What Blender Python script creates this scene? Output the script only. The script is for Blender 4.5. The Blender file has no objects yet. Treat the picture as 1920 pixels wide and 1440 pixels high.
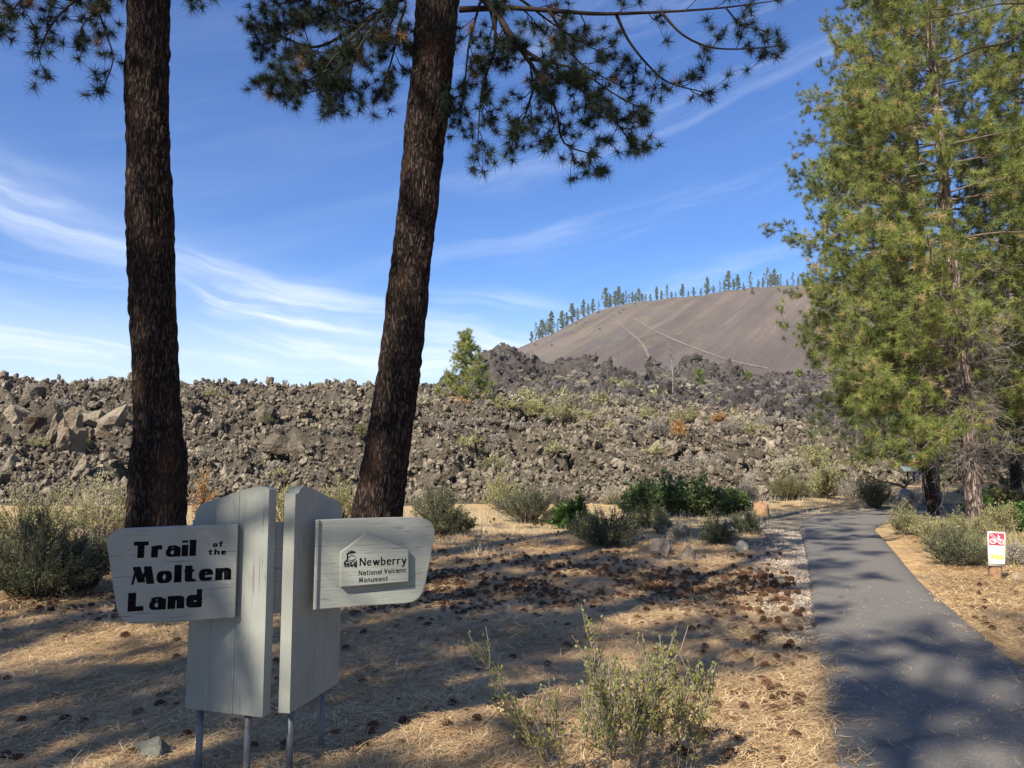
import bpy, math, random
import numpy as np
from mathutils import Vector, Matrix

R = math.radians
rng = np.random.default_rng(7)
random.seed(7)
S = bpy.context.scene
C = S.collection

# ------------------------------------------------------------------ camera
CAMH, PITCH, FPX = 1.6, R(5.55), 1442.0
cd = bpy.data.cameras.new('camera')
cam = bpy.data.objects.new('camera', cd); C.objects.link(cam)
cd.sensor_width = 36; cd.lens = FPX / 1920 * 36
cd.clip_start = .05; cd.clip_end = 20000
cam.location = (0, 0, CAMH); cam.rotation_euler = (math.pi / 2 + PITCH, 0, 0)
S.camera = cam

# ------------------------------------------------------------------ sun, sky, exposure
SUN_AZ, SUN_EL = R(213), R(38.5)          # azimuth clockwise from +Y
sdir = Vector((math.sin(SUN_AZ) * math.cos(SUN_EL), math.cos(SUN_AZ) * math.cos(SUN_EL), math.sin(SUN_EL)))
sl = bpy.data.lights.new('sun', 'SUN'); sl.energy = 5.0; sl.angle = R(.53); sl.color = (1, .93, .82)
so = bpy.data.objects.new('sun', sl); C.objects.link(so)
so.rotation_euler = sdir.to_track_quat('Z', 'Y').to_euler()
S.view_settings.view_transform = 'Standard'; S.view_settings.look = 'None'
S.view_settings.exposure = 0.98; S.view_settings.gamma = 1
S.view_settings.use_curve_mapping = False
S.render.engine = 'CYCLES'
S.cycles.use_denoising = True
S.cycles.max_bounces = 5; S.cycles.diffuse_bounces = 3; S.cycles.glossy_bounces = 2
S.cycles.transparent_max_bounces = 4; S.cycles.transmission_bounces = 2
S.cycles.volume_bounces = 0
S.cycles.sample_clamp_indirect = 4


class NT:
    """tiny helper for node trees with arithmetic"""
    def __init__(s, tree): s.t = tree; s.n = tree.nodes; s.l = tree.links
    def node(s, typ, **kw):
        n = s.n.new(typ)
        for k, v in kw.items(): setattr(n, k, v)
        return n
    def put(s, sock, v):
        if isinstance(v, V): v = v.s
        if isinstance(v, bpy.types.NodeSocket): s.l.new(v, sock)
        else: sock.default_value = v
    def m(s, op, *a, clamp=False):
        n = s.node('ShaderNodeMath', operation=op); n.use_clamp = clamp
        for i, x in enumerate(a): s.put(n.inputs[i], x)
        return V(s, n.outputs[0])
    def xyz(s, v):
        n = s.node('ShaderNodeSeparateXYZ'); s.put(n.inputs[0], v)
        return [V(s, o) for o in n.outputs]
    def comb(s, x, y, z):
        n = s.node('ShaderNodeCombineXYZ')
        for i, q in enumerate((x, y, z)): s.put(n.inputs[i], q)
        return n.outputs[0]
    def noise(s, vec, scale, detail=4, rough=.55, dist=0.0, out=0):
        n = s.node('ShaderNodeTexNoise'); s.put(n.inputs['Vector'], vec)
        n.inputs['Scale'].default_value = scale; n.inputs['Detail'].default_value = detail
        n.inputs['Roughness'].default_value = rough; n.inputs['Distortion'].default_value = dist
        return V(s, n.outputs[out])
    def voro(s, vec, scale, feature='F1', out='Distance', rnd=1.0):
        n = s.node('ShaderNodeTexVoronoi', feature=feature); s.put(n.inputs['Vector'], vec)
        n.inputs['Scale'].default_value = scale; n.inputs['Randomness'].default_value = rnd
        return V(s, n.outputs[out])
    def ramp(s, f, stops, interp='LINEAR'):
        n = s.node('ShaderNodeValToRGB'); s.put(n.inputs[0], f)
        e = n.color_ramp.elements; n.color_ramp.interpolation = interp
        while len(e) < len(stops): e.new(.5)
        for el, (p, c) in zip(e, stops):
            el.position = p; el.color = (*c, 1) if isinstance(c, tuple) else (c, c, c, 1)
        return n.outputs[0]
    def mix(s, f, a, b, blend='MIX'):
        n = s.node('ShaderNodeMix', data_type='RGBA', blend_type=blend)
        n.clamp_factor = True
        s.put(n.inputs[0], f)
        for i, q in ((6, a), (7, b)):
            if isinstance(q, tuple): q = (*q, 1)
            s.put(n.inputs[i], q)
        return n.outputs[2]
    def step(s, x, a, b):
        n = s.node('ShaderNodeMapRange', interpolation_type='SMOOTHSTEP')
        s.put(n.inputs[0], x); n.inputs[1].default_value = a; n.inputs[2].default_value = b
        return V(s, n.outputs[0])
    def mapping(s, vec, scale=(1, 1, 1), rot=(0, 0, 0), loc=(0, 0, 0)):
        n = s.node('ShaderNodeMapping'); s.put(n.inputs[0], vec)
        n.inputs['Scale'].default_value = scale; n.inputs['Rotation'].default_value = rot; n.inputs['Location'].default_value = loc
        return n.outputs[0]


class V:
    def __init__(s, n, sock): s.n = n; s.s = sock
    def __add__(s, o): return s.n.m('ADD', s, o)
    def __radd__(s, o): return s.n.m('ADD', s, o)
    def __mul__(s, o): return s.n.m('MULTIPLY', s, o)
    def __rmul__(s, o): return s.n.m('MULTIPLY', s, o)
    def __sub__(s, o): return s.n.m('SUBTRACT', s, o)
    def __rsub__(s, o): return s.n.m('SUBTRACT', o, s)
    def __truediv__(s, o): return s.n.m('DIVIDE', s, o)


# world: Nishita daylight with cirrus streaks
W = bpy.data.worlds.new('World'); S.world = W; W.use_nodes = True
W.node_tree.nodes.clear()
n = NT(W.node_tree)
sky = n.node('ShaderNodeTexSky', sky_type='NISHITA')
sky.sun_disc = False; sky.sun_elevation = SUN_EL; sky.sun_rotation = SUN_AZ
sky.air_density = 1.0; sky.dust_density = .5; sky.ozone_density = 3.2; sky.altitude = 1500
tc = n.node('ShaderNodeTexCoord')
x, y, z = n.xyz(tc.outputs['Generated'])
az = n.m('ARCTAN2', x, y) * 57.2958
el = n.m('ARCSINE', z) * 57.2958
def band(centre, width, gain, az0, az1, soft=4.0):
    d = (el - centre) / width
    g = n.m('EXPONENT', d * d * -1.0)
    return g * n.step(az, az0 - soft, az0 + soft) * (1.0 - n.step(az, az1 - soft, az1 + soft)) * gain
warp = n.noise(n.comb(az * .05, el * .05, 0.0), 1.0, 3, .6) - .5
# wisp direction noise: long along azimuth, rotated a few degrees
ca, sa = math.cos(R(-9)), math.sin(R(-9))
u1 = az * ca + el * sa + warp * 14
v1 = el * ca - az * sa + warp * 5
fine = n.noise(n.comb(u1 * .05, v1 * .55, 3.0), 1.0, 8, .62, .4)
ca, sa = math.cos(R(13)), math.sin(R(13))
u2 = az * ca + el * sa + warp * 9; v2 = el * ca - az * sa + warp * 4
fine2 = n.noise(n.comb(u2 * .035, v2 * .36, 9.0), 1.0, 7, .6, .3)
wisp = n.step(fine, .42, .72)
wisp2 = n.step(fine2, .47, .78)
# main streak falling from the left towards the middle
c1 = 15.6 - (az + 33.0) * .31 + (az + 33.0) * (az + 33.0) * .0022
b1 = band(c1, 2.1, .62, -75, -12) * (wisp * .7 + .3)
c2 = 12.0 - (az + 33.0) * .13
b2 = band(c2, .9, .45, -75, -18) * wisp
b3 = band(7.6, 2.6, .62, -80, 6, 10) * (wisp * .7 + .3)
b4 = band(11.2, 1.1, .35, -22, 2) * wisp
low = (1.0 - n.step(el, 2.0, 13.0)) * (1.0 - n.step(az, -14.0, 30.0) * .5) * .78 * (wisp * .45 + .6)
veil = n.step(el, 8.0, 14.0) * (1.0 - n.step(el, 28.0, 55.0) * .6) * wisp2 * .23 * (n.step(az, -14.0, 6.0) * .85 + .15)
veil2 = n.step(fine2, .3, .9) * (n.step(el, 28.0, 50.0) * .14 + .06)  # extra cirrus, mostly above the frame, added to whiten the ambient light
cl = n.m('MINIMUM', b1 + b2 + b3 + b4 + low + veil + veil2, .85)
hs = n.node('ShaderNodeHueSaturation'); n.put(hs.inputs['Color'], sky.outputs[0])
hs.inputs['Hue'].default_value = .513; hs.inputs['Saturation'].default_value = 1.19; hs.inputs["Value"].default_value = 1.08
gm = n.mix(1.0, hs.outputs[0], (.80, .97, 1.0), 'MULTIPLY')
col = n.mix(cl, gm, (5.9, 6.5, 7.6))
bg = n.node('ShaderNodeBackground'); n.put(bg.inputs[0], col); bg.inputs[1].default_value = .088
wo = n.node('ShaderNodeOutputWorld'); n.l.new(bg.outputs[0], wo.inputs[0])

# ------------------------------------------------------------------ geometry helpers
def ray(px, py):
    u, v = (px - 960) / FPX, (720 - py) / FPX
    c, s = math.cos(PITCH), math.sin(PITCH)
    return np.array([u, c - v * s, s + v * c])
def at(px, py, Y):
    """world point on the view line of a photo pixel at forward distance Y"""
    d = ray(px, py); t = Y / d[1]
    return np.array([d[0] * t, Y, CAMH + d[2] * t])
def gnd(px, py, z=0.0):
    d = ray(px, py); t = (z - CAMH) / d[2]
    return np.array([d[0] * t, d[1] * t, z])
def unit(v):
    v = np.asarray(v, float); return v / (np.linalg.norm(v) + 1e-12)

def hsh(i, j, k, seed=0):
    i = i.astype(np.int64); j = j.astype(np.int64); k = np.asarray(k).astype(np.int64)
    h = (i * 374761393 + j * 668265263 + k * 2147483647 + seed * 974634777) & 0xffffffff
    h = ((h ^ (h >> 13)) * 1274126177) & 0xffffffff
    h = ((h ^ (h >> 16)) * 2246822519) & 0xffffffff
    h = h ^ (h >> 15)
    return (h & 0xffffff) / float(0x1000000)
def vn2(x, y, seed=0):
    x = np.asarray(x, float); y = np.asarray(y, float)
    i, j = np.floor(x), np.floor(y); f, g = x - i, y - j
    f = f * f * (3 - 2 * f); g = g * g * (3 - 2 * g); z = np.zeros_like(i)
    a = hsh(i, j, z, seed); b = hsh(i + 1, j, z, seed); c = hsh(i, j + 1, z, seed); d = hsh(i + 1, j + 1, z, seed)
    return (a * (1 - f) + b * f) * (1 - g) + (c * (1 - f) + d * f) * g
def fbm2(x, y, o=4, seed=0, gain=.5):
    s = 0; a = 1; t = 0
    for k in range(o):
        s = s + a * vn2(np.asarray(x) * 2 ** k + 17.3 * k, np.asarray(y) * 2 ** k - 9.1 * k, seed + k); t += a; a *= gain
    return s / t
def vn3(x, y, z, seed=0):
    i, j, k = np.floor(x), np.floor(y), np.floor(z); f, g, h = x - i, y - j, z - k
    f = f * f * (3 - 2 * f); g = g * g * (3 - 2 * g); h = h * h * (3 - 2 * h); r = 0
    for a in (0, 1):
        for b in (0, 1):
            for c in (0, 1):
                r = r + hsh(i + a, j + b, k + c, seed) * (f if a else 1 - f) * (g if b else 1 - g) * (h if c else 1 - h)
    return r
def worley2(x, y, seed=0):
    x = np.asarray(x, float); y = np.asarray(y, float)
    i, j = np.floor(x), np.floor(y); z = np.zeros_like(i)
    f1 = np.full(x.shape, 9.); f2 = f1.copy(); cid = np.zeros(x.shape)
    for a in (-1, 0, 1):
        for b in (-1, 0, 1):
            cx = i + a + hsh(i + a, j + b, z, seed); cy = j + b + hsh(i + a, j + b, z + 1, seed)
            d = np.hypot(cx - x, cy - y); h = hsh(i + a, j + b, z + 2, seed)
            n1 = d < f1
            f2 = np.where(n1, f1, np.minimum(f2, d)); cid = np.where(n1, h, cid); f1 = np.where(n1, d, f1)
    return f1, f2, cid


class MB:
    """collects triangles and quads and links them as one mesh object"""
    def __init__(s): s.v = []; s.t = []; s.q = []; s.c = []; s.n = 0
    def add(s, v, tris=None, quads=None, col=None):
        v = np.asarray(v, float).reshape(-1, 3)
        if tris is not None and len(tris): s.t.append(np.asarray(tris, np.int64).reshape(-1, 3) + s.n)
        if quads is not None and len(quads): s.q.append(np.asarray(quads, np.int64).reshape(-1, 4) + s.n)
        if col is None: col = .5
        col = np.asarray(col, float)
        s.c.append(np.broadcast_to(col, (len(v),)) if col.ndim < 2 else col[:, 0])
        s.v.append(v); s.n += len(v)
    def box(s, c, d, rot=None, col=None):
        v = np.array([[x, y, z] for x in (-.5, .5) for y in (-.5, .5) for z in (-.5, .5)]) * np.array(d)
        if rot is not None: v = v @ np.array(rot).T
        s.add(v + np.array(c), None, [[0, 1, 3, 2], [4, 6, 7, 5], [0, 4, 5, 1], [2, 3, 7, 6], [0, 2, 6, 4], [1, 5, 7, 3]], col)
    def tube(s, pts, rad, sides=5, col=None, cap=True):
        pts = np.asarray(pts, float); m = len(pts)
        rad = np.broadcast_to(np.asarray(rad, float), (m,))
        tg = np.gradient(pts, axis=0); tg /= np.linalg.norm(tg, axis=1)[:, None] + 1e-9
        ref = np.array([0, 0, 1.]) if abs(tg[0][2]) < .8 else np.array([1., 0, 0])
        a = np.cross(tg, ref); a /= np.linalg.norm(a, axis=1)[:, None] + 1e-9
        b = np.cross(tg, a)
        th = np.arange(sides) * 2 * np.pi / sides
        ring = pts[:, None] + rad[:, None, None] * (np.cos(th)[None, :, None] * a[:, None] + np.sin(th)[None, :, None] * b[:, None])
        k = np.arange(sides); k2 = (k + 1) % sides
        base = (np.arange(m - 1) * sides)[:, None]
        q = np.stack([base + k, base + k2, base + sides + k2, base + sides + k], -1).reshape(-1, 4)
        tr = []
        if cap:
            tr = [[0, i + 1, i] for i in range(1, sides - 1)] + [[(m - 1) * sides, (m - 1) * sides + i, (m - 1) * sides + i + 1] for i in range(1, sides - 1)]
        s.add(ring.reshape(-1, 3), tr, q, col)
    def mesh(s, name, smooth=False):
        me = bpy.data.meshes.new(name)
        v = np.concatenate(s.v)
        t = np.concatenate(s.t) if s.t else np.zeros((0, 3), np.int64)
        q = np.concatenate(s.q) if s.q else np.zeros((0, 4), np.int64)
        me.vertices.add(len(v)); me.vertices.foreach_set('co', v.astype(np.float32).ravel())
        loops = np.concatenate([t.ravel(), q.ravel()])
        me.loops.add(len(loops)); me.loops.foreach_set('vertex_index', loops.astype(np.int32))
        st = np.concatenate([np.arange(len(t)) * 3, len(t) * 3 + np.arange(len(q)) * 4])
        me.polygons.add(len(st)); me.polygons.foreach_set('loop_start', st.astype(np.int32))
        at_ = me.attributes.new('tint', 'FLOAT', 'POINT')
        at_.data.foreach_set('value', np.concatenate(s.c).astype(np.float32))
        if smooth: me.polygons.foreach_set('use_smooth', np.ones(len(st), bool))
        me.update(calc_edges=True); me.validate(verbose=False)
        return me
    def build(s, name, mat, parent=None, smooth=False, kind=None):
        o = bpy.data.objects.new(name, s.mesh(name, smooth)); C.objects.link(o)
        if mat: o.data.materials.append(mat)
        if parent: o.parent = parent
        if kind: o['kind'] = kind
        return o
def tag(o, label=None, cat=None, group=None, kind=None):
    if label: o['label'] = label
    if cat: o['category'] = cat
    if group: o['group'] = group
    if kind: o['kind'] = kind
    return o
def empty(name, loc=(0, 0, 0), rz=0.0, label=None, cat=None, group=None):
    o = bpy.data.objects.new(name, None); C.objects.link(o); o.location = tuple(float(q) for q in loc); o.rotation_euler = (0, 0, rz)
    o.empty_display_size = .2
    return tag(o, label, cat, group)
def copy_tree(o, parent=None, loc=None, rz=None, sc=None, label=None, group=None):
    c = o.copy(); C.objects.link(c)
    if parent is not None: c.parent = parent
    if loc is not None: c.location = tuple(float(q) for q in loc)
    if rz is not None: c.rotation_euler = (0, 0, rz)
    if sc is not None: c.scale = (sc, sc, sc) if not hasattr(sc, '__len__') else sc
    if label: c['label'] = label
    if group: c['group'] = group
    for ch in KIDS.get(o.name, []): copy_tree(ch, c)
    return c
KIDS = {}
def kid(p, c): KIDS.setdefault(p.name, []).append(c); return c

def extrude(poly, t0, t1, O, d, nrm, col=None):
    """prism: 2D outline (s,z) in the vertical plane through O along d, thickness along nrm from t0 to t1 (fan: convex outlines)"""
    poly = np.asarray(poly, float); m = len(poly)
    f = lambda t: O + poly[:, :1] * d + poly[:, 1:] * np.array([0, 0, 1.]) + t * nrm
    v = np.concatenate([f(t0), f(t1)])
    k = np.arange(m); k2 = (k + 1) % m
    q = np.stack([k, k2, k2 + m, k + m], -1)
    tr = [[0, i + 1, i] for i in range(1, m - 1)] + [[m, m + i, m + i + 1] for i in range(1, m - 1)]
    return v, tr, q

# ------------------------------------------------------------------ materials
def mat(name, rough=.8, spec=.25):
    m = bpy.data.materials.new(name); m.use_nodes = True
    n = NT(m.node_tree); b = m.node_tree.nodes['Principled BSDF']
    b.inputs['Roughness'].default_value = rough; b.inputs['Specular IOR Level'].default_value = spec
    return m, n, b
def obj_co(n): return n.node('ShaderNodeTexCoord').outputs['Object']
def tint(n): return V(n, n.node('ShaderNodeAttribute', attribute_name='tint').outputs['Fac'])
def attr(n, a): return V(n, n.node('ShaderNodeAttribute', attribute_name=a).outputs['Fac'])
def bump(n, b, h, strength, dist):
    bn = n.node('ShaderNodeBump'); bn.inputs['Strength'].default_value = strength; bn.inputs['Distance'].default_value = dist
    n.put(bn.inputs['Height'], h); n.l.new(bn.outputs[0], b.inputs['Normal'])

def m_plain(name, c, rough=.7, spec=.3, var=.0, scale=8, metallic=0):
    m, n, b = mat(name, rough, spec)
    b.inputs['Metallic'].default_value = metallic
    if var:
        f = n.noise(obj_co(n), scale, 5, .6)
        lo = tuple(q * (1 - var) for q in c); hi = tuple(min(1, q * (1 + var)) for q in c)
        n.put(b.inputs['Base Color'], n.ramp(f, [(.3, lo), (.7, hi)]))
    else: b.inputs['Base Color'].default_value = (*c, 1)
    return m

def m_leaf(name, stops, trans=.35, rough=.55, spec=.25):
    """foliage: colour picked by the per-vertex tint (species and age variation)"""
    m = bpy.data.materials.new(name); m.use_nodes = True; m.node_tree.nodes.clear(); n = NT(m.node_tree)
    col = n.ramp(tint(n), stops)
    p = n.node('ShaderNodeBsdfPrincipled'); n.put(p.inputs['Base Color'], col)
    p.inputs['Roughness'].default_value = rough; p.inputs['Specular IOR Level'].default_value = spec
    t = n.node('ShaderNodeBsdfTranslucent'); n.put(t.inputs[0], col)
    mx = n.node('ShaderNodeMixShader'); mx.inputs[0].default_value = trans
    n.l.new(p.outputs[0], mx.inputs[1]); n.l.new(t.outputs[0], mx.inputs[2])
    o = n.node('ShaderNodeOutputMaterial'); n.l.new(mx.outputs[0], o.inputs[0])
    return m

M = {}
M['needle_shaded'] = m_leaf('shade_darkened_pine_needles', [(0, (.008, .014, .008)), (.6, (.018, .030, .014)), (.86, (.045, .06, .022)), (.93, (.24, .13, .055)), (1, (.28, .17, .08))], .15)  # pine needles with tree shade put into the colour
M['needle'] = m_leaf('pine_needles', [(0, (.035, .06, .02)), (.45, (.17, .215, .058)), (.85, (.39, .405, .11)), (.93, (.46, .33, .15)), (1, (.50, .37, .19))], .42)  # lighter needles, sunlit yellow-green put into the colour
M['needle_blue'] = m_leaf('grey_green_pine_needles', [(0, (.06, .09, .04)), (.5, (.13, .16, .07)), (.9, (.23, .25, .10)), (1, (.35, .24, .12))], .35)
M['needle_far'] = m_leaf('distant_conifer_foliage', [(0, (.07, .10, .055)), (1, (.18, .22, .11))], .35)  # foliage colour lightened to stand for distance haze

def m_bark(name, a, b_, c, sx=9.0, disp=.02):
    m, n, b = mat(name, .95, .08)
    co = obj_co(n)
    w = n.mapping(co, (sx, sx, sx * .2))
    nz = n.node('ShaderNodeTexNoise'); n.put(nz.inputs['Vector'], w); nz.inputs['Scale'].default_value = 1.3; nz.inputs['Detail'].default_value = 4
    mixv = n.node('ShaderNodeVectorMath', operation='MULTIPLY_ADD')
    n.put(mixv.inputs[0], nz.outputs['Color']); mixv.inputs[1].default_value = (2.2, 2.2, 1.6); n.put(mixv.inputs[2], w)
    e = n.voro(mixv.outputs[0], 1.6, 'DISTANCE_TO_EDGE')
    fl = n.noise(w, 4.5, 8, .7)
    big = n.noise(n.mapping(co, (1, 1, .5)), 2.2, 3, .5)
    h = n.step(e, .0, .28) * .75 + fl * .45
    cr = n.ramp(h, [(.15, c), (.5, a), (1.0, b_)])
    red = n.mix(n.step(big, .5, .75) * .6, cr, n.mix(.5, cr, (.12, .052, .028)))
    n.put(b.inputs['Base Color'], red)
    bump(n, b, h, 1.0, disp)
    return m
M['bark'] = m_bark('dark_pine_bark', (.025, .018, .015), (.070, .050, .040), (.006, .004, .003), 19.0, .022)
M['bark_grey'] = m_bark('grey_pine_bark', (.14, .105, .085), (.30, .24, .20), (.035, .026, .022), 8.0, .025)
M['twig'] = m_plain('pine_twig', (.028, .021, .017), .9, .1, .4, 20)  # colour lowered to near black, standing for the crown's shade
M['twig_grey'] = m_plain('dead_grey_twig', (.22, .19, .165), .9, .1, .35, 12)
M['twig_mid'] = m_plain('brown_grey_branch', (.13, .10, .08), .9, .1, .35, 12)

def m_lava(name, dark, mid, light, scale=1.0, hazy=0.0):
    m, n, b = mat(name, .95, .12)
    geo = n.node('ShaderNodeNewGeometry').outputs['Position']
    a = n.noise(geo, .35 * scale, 4, .6); f = n.noise(geo, 5.5 * scale, 8, .72)
    c = n.ramp(a * .5 + f * .5, [(.30, dark), (.5, mid), (.70, light)])
    lich = n.step(n.noise(geo, 2.1 * scale, 5, .65), .6, .74)
    c = n.mix(lich * .55, c, (.288, .248, .192))
    oi = V(n, n.node('ShaderNodeObjectInfo').outputs['Random'])
    c = n.mix(1.0, c, n.ramp(oi, [(0, .45), (.55, 1.0), (1, 1.5)]), 'MULTIPLY')
    rust = n.step(n.noise(geo, .22 * scale, 3, .5), .62, .75)
    c = n.mix(rust * .35, c, (.20, .105, .055))
    n.put(b.inputs['Base Color'], c)
    bump(n, b, n.noise(geo, 9 * scale, 6, .75) + n.voro(geo, 7 * scale) * .6, 1.0, .10 / scale)
    return m
M['lava'] = m_lava('brown_grey_lava', (.079, .064, .046), (.181, .149, .107), (.325, .274, .203))
M['lava_far'] = m_lava('dark_grey_lava', (.041, .038, .035), (.083, .072, .065), (.143, .124, .105), .4)
M['lava_block'] = m_lava('pale_tan_lava', (.098, .075, .052), (.173, .138, .098), (.242, .202, .150))

# ------------------------------------------------------------------ ground sheet
PL = [(1575, 1440), (1549, 1300), (1533, 1200), (1524, 1100), (1516, 1050), (1507, 1012), (1501, 990), (1506, 978), (1530, 968), (1580, 963), (1650, 960), (1740, 957), (1920, 951)]
PR = [(2140, 1440), (1990, 1325), (1865, 1215), (1765, 1130), (1712, 1080), (1676, 1036), (1652, 1008), (1640, 994), (1648, 984), (1680, 978), (1730, 974), (1800, 970), (1950, 964)]
def catmull(P, k=10):
    P = np.asarray(P, float); out = []
    Q = np.vstack([2 * P[0] - P[1], P, 2 * P[-1] - P[-2]])
    for i in range(1, len(Q) - 2):
        for t in np.arange(k) / k:
            out.append(.5 * (2 * Q[i] + (Q[i + 1] - Q[i - 1]) * t + (2 * Q[i - 1] - 5 * Q[i] + 4 * Q[i + 1] - Q[i + 2]) * t * t + (3 * Q[i] - Q[i - 1] - 3 * Q[i + 1] + Q[i + 2]) * t ** 3))
    out.append(P[-1]); return np.array(out)
wl = np.array([gnd(*p)[:2] for p in PL]); wr = np.array([gnd(*p)[:2] for p in PR])
d0 = unit(wl[1] - wl[0])
wl = np.vstack([wl[0] - d0 * 12, wl[0] - d0 * 4, wl]); wr = np.vstack([wl[0] + [1.75, -.75], wl[1] + [1.75, -.75], wr])
wl = np.vstack([wl, wl[-1] + [8, -2], wl[-1] + [22, -8]]); wr = np.vstack([wr, wr[-1] + [8, -2], wr[-1] + [22, -8]])
EL, ER = catmull(wl, 10), catmull(wr, 10)
MID = (EL + ER) / 2
def path_dist(x, y):
    """signed-ish distance to the path centre line and its half width"""
    x = np.asarray(x, float); d = np.full(x.shape, 1e9); hw = np.full(x.shape, .8); side = np.zeros(x.shape)
    for i in range(0, len(MID) - 1, 2):
        j = min(i + 2, len(MID) - 1)
        a, b = MID[i], MID[j]; ab = b - a; L = ab @ ab + 1e-9
        t = np.clip(((x - a[0]) * ab[0] + (y - a[1]) * ab[1]) / L, 0, 1)
        dd = np.hypot(x - a[0] - t * ab[0], y - a[1] - t * ab[1])
        c = dd < d
        d = np.where(c, dd, d); hw = np.where(c, np.linalg.norm(EL[i] - ER[i]) / 2, hw)
        side = np.where(c, np.sign(ab[0] * (y - a[1]) - ab[1] * (x - a[0])), side)
    return d - hw, side
def ground_z(x, y, pd=None):
    x = np.asarray(x, float); y = np.asarray(y, float)
    if pd is None: pd, _ = path_dist(x, y)
    k = np.clip(pd / 1.2, 0, 1)
    z = (fbm2(x * .8, y * .8, 4, 3) - .5) * .16 * k + (fbm2(x * 6, y * 6, 3, 5) - .5) * .035 * np.clip(pd / .3 + .3, 0, 1)
    return z - .01 - np.clip(-pd * 2, 0, 1) * .03
def axis(lo, hi, fine_lo, fine_hi, step, grow=1.12):
    a = list(np.arange(fine_lo, fine_hi, step)); s = step; v = a[-1]
    while v < hi: s *= grow; v += s; a.append(v)
    s = step; v = a[0]; b = []
    while v > lo: s *= grow; v -= s; b.append(v)
    return np.array(b[::-1] + a)
gx = axis(-3500, 3500, -8, 9, .05, 1.10); gy = axis(-600, 5000, 2.2, 16, .05, 1.09)
GX, GY = np.meshgrid(gx, gy)
near = (GX > -30) & (GX < 40) & (GY > -15) & (GY < 60)
pdm = np.full(GX.shape, 50.); sdm = np.zeros(GX.shape)
pdm[near], sdm[near] = path_dist(GX[near], GY[near])
GZ = ground_z(GX, GY, pdm); GZ = np.where(near, GZ, np.where(GY > 60, -.6, -.02))
g = MB()
H_, W_ = GX.shape; idx = np.arange(H_ * W_).reshape(H_, W_)
g.add(np.stack([GX, GY, GZ], -1).reshape(-1, 3), None, np.stack([idx[:-1, :-1], idx[:-1, 1:], idx[1:, 1:], idx[1:, :-1]], -1).reshape(-1, 4))
def m_ground():
    m, n, b = mat('needle_litter_ground', .95, .1)
    geo = n.node('ShaderNodeNewGeometry').outputs['Position']
    big = n.noise(geo, .45, 4, .6); mid = n.noise(geo, 3.2, 5, .65); fi = n.noise(geo, 42, 5, .75)
    st1 = n.noise(n.mapping(geo, (60, 9, 1), (0, 0, .5)), 1, 4, .7); st2 = n.noise(n.mapping(geo, (9, 60, 1), (0, 0, -.3)), 1, 4, .7)
    f = mid * .3 + fi * .35 + st1 * .2 + st2 * .15
    litter = n.ramp(f, [(.34, (.085, .050, .026)), (.46, (.34, .215, .10)), (.56, (.62, .41, .195)), (.7, (.78, .56, .31))])
    soil = n.ramp(fi, [(.3, (.098, .075, .060)), (.6, (.225, .176, .135))])
    c = n.mix(n.step(big * .6 + mid * .4, .50, .62) * .6, litter, soil)
    gr = attr(n, 'gravel')
    vc = n.node('ShaderNodeTexVoronoi'); n.put(vc.inputs['Vector'], geo); vc.inputs['Scale'].default_value = 38
    gcol = n.ramp(V(n, n.xyz(vc.outputs['Color'])[0].s), [(0, (.076, .065, .059)), (.5, (.184, .152, .135)), (1, (.335, .286, .254))])
    c = n.mix(n.m('MULTIPLY', n.step(gr + (mid - .5) * .9, .35, .65), 1.0), c, gcol)
    c = n.mix(attr(n, 'grass') * n.step(mid, .3, .7), c, n.ramp(fi, [(.3, (.208, .160, .080)), (.7, (.480, .400, .224))]))
    n.put(b.inputs['Base Color'], c)
    bump(n, b, f + n.voro(geo, 38) * gr * .7, .9, .035)
    return m
M['ground'] = m_ground()
go = g.build('ground', M['ground'], smooth=True, kind='structure')
grav = np.clip(1.25 - np.abs(pdm - .15) / .75, 0, 1) * np.where(sdm > 0, 1, .25) * np.clip((GY - 4.2) / 5, 0, 1)
grav = np.maximum(grav, np.clip((GY - 11) / 3, 0, 1) * np.clip((3.0 - pdm) / 2, 0, 1) * (sdm > 0) * .8)
a = go.data.attributes.new('gravel', 'FLOAT', 'POINT'); a.data.foreach_set('value', grav.astype(np.float32).ravel())
gras = np.clip((GY - 14) / 5, 0, 1) * np.clip((60 - GY) / 20, 0, 1) * .7 * (np.abs(GX) < 60)
a = go.data.attributes.new('grass', 'FLOAT', 'POINT'); a.data.foreach_set('value', gras.astype(np.float32).ravel())

# path
def m_asphalt():
    m, n, b = mat('worn_asphalt', .85, .3)
    geo = n.node('ShaderNodeNewGeometry').outputs['Position']
    big = n.noise(geo, .8, 4, .6); sp = n.noise(geo, 130, 3, .8)
    vv = n.voro(geo, 95)
    c = n.ramp(sp * .35 + vv * .3 + .17, [(.3, (.072, .065, .055)), (.5, (.150, .135, .114)), (.72, (.264, .243, .210))])
    c = n.mix(n.step(big, .3, .75) * .5, c, (.171, .156, .131))
    stain = n.step(n.noise(geo, 2.3, 6, .7), .55, .8)
    cr_ = n.voro(n.mapping(geo, (.9, .45, 1), (0, 0, .35)), 1.0, 'DISTANCE_TO_EDGE') + (n.noise(geo, 6, 4, .6) - .5) * .05
    c = n.mix((1.0 - n.step(cr_, .0, .012)) * .55 * n.step(n.noise(geo, .7, 2, .5), .5, .6), c, (.05, .046, .04))
    c = n.mix(stain * .3, c, (.156, .137, .111))
    n.put(b.inputs['Base Color'], c)
    bump(n, b, sp + vv, .6, .006)
    return m
M['asphalt'] = m_asphalt()
p = MB(); NL = len(EL); K = 10
rows = []
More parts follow.
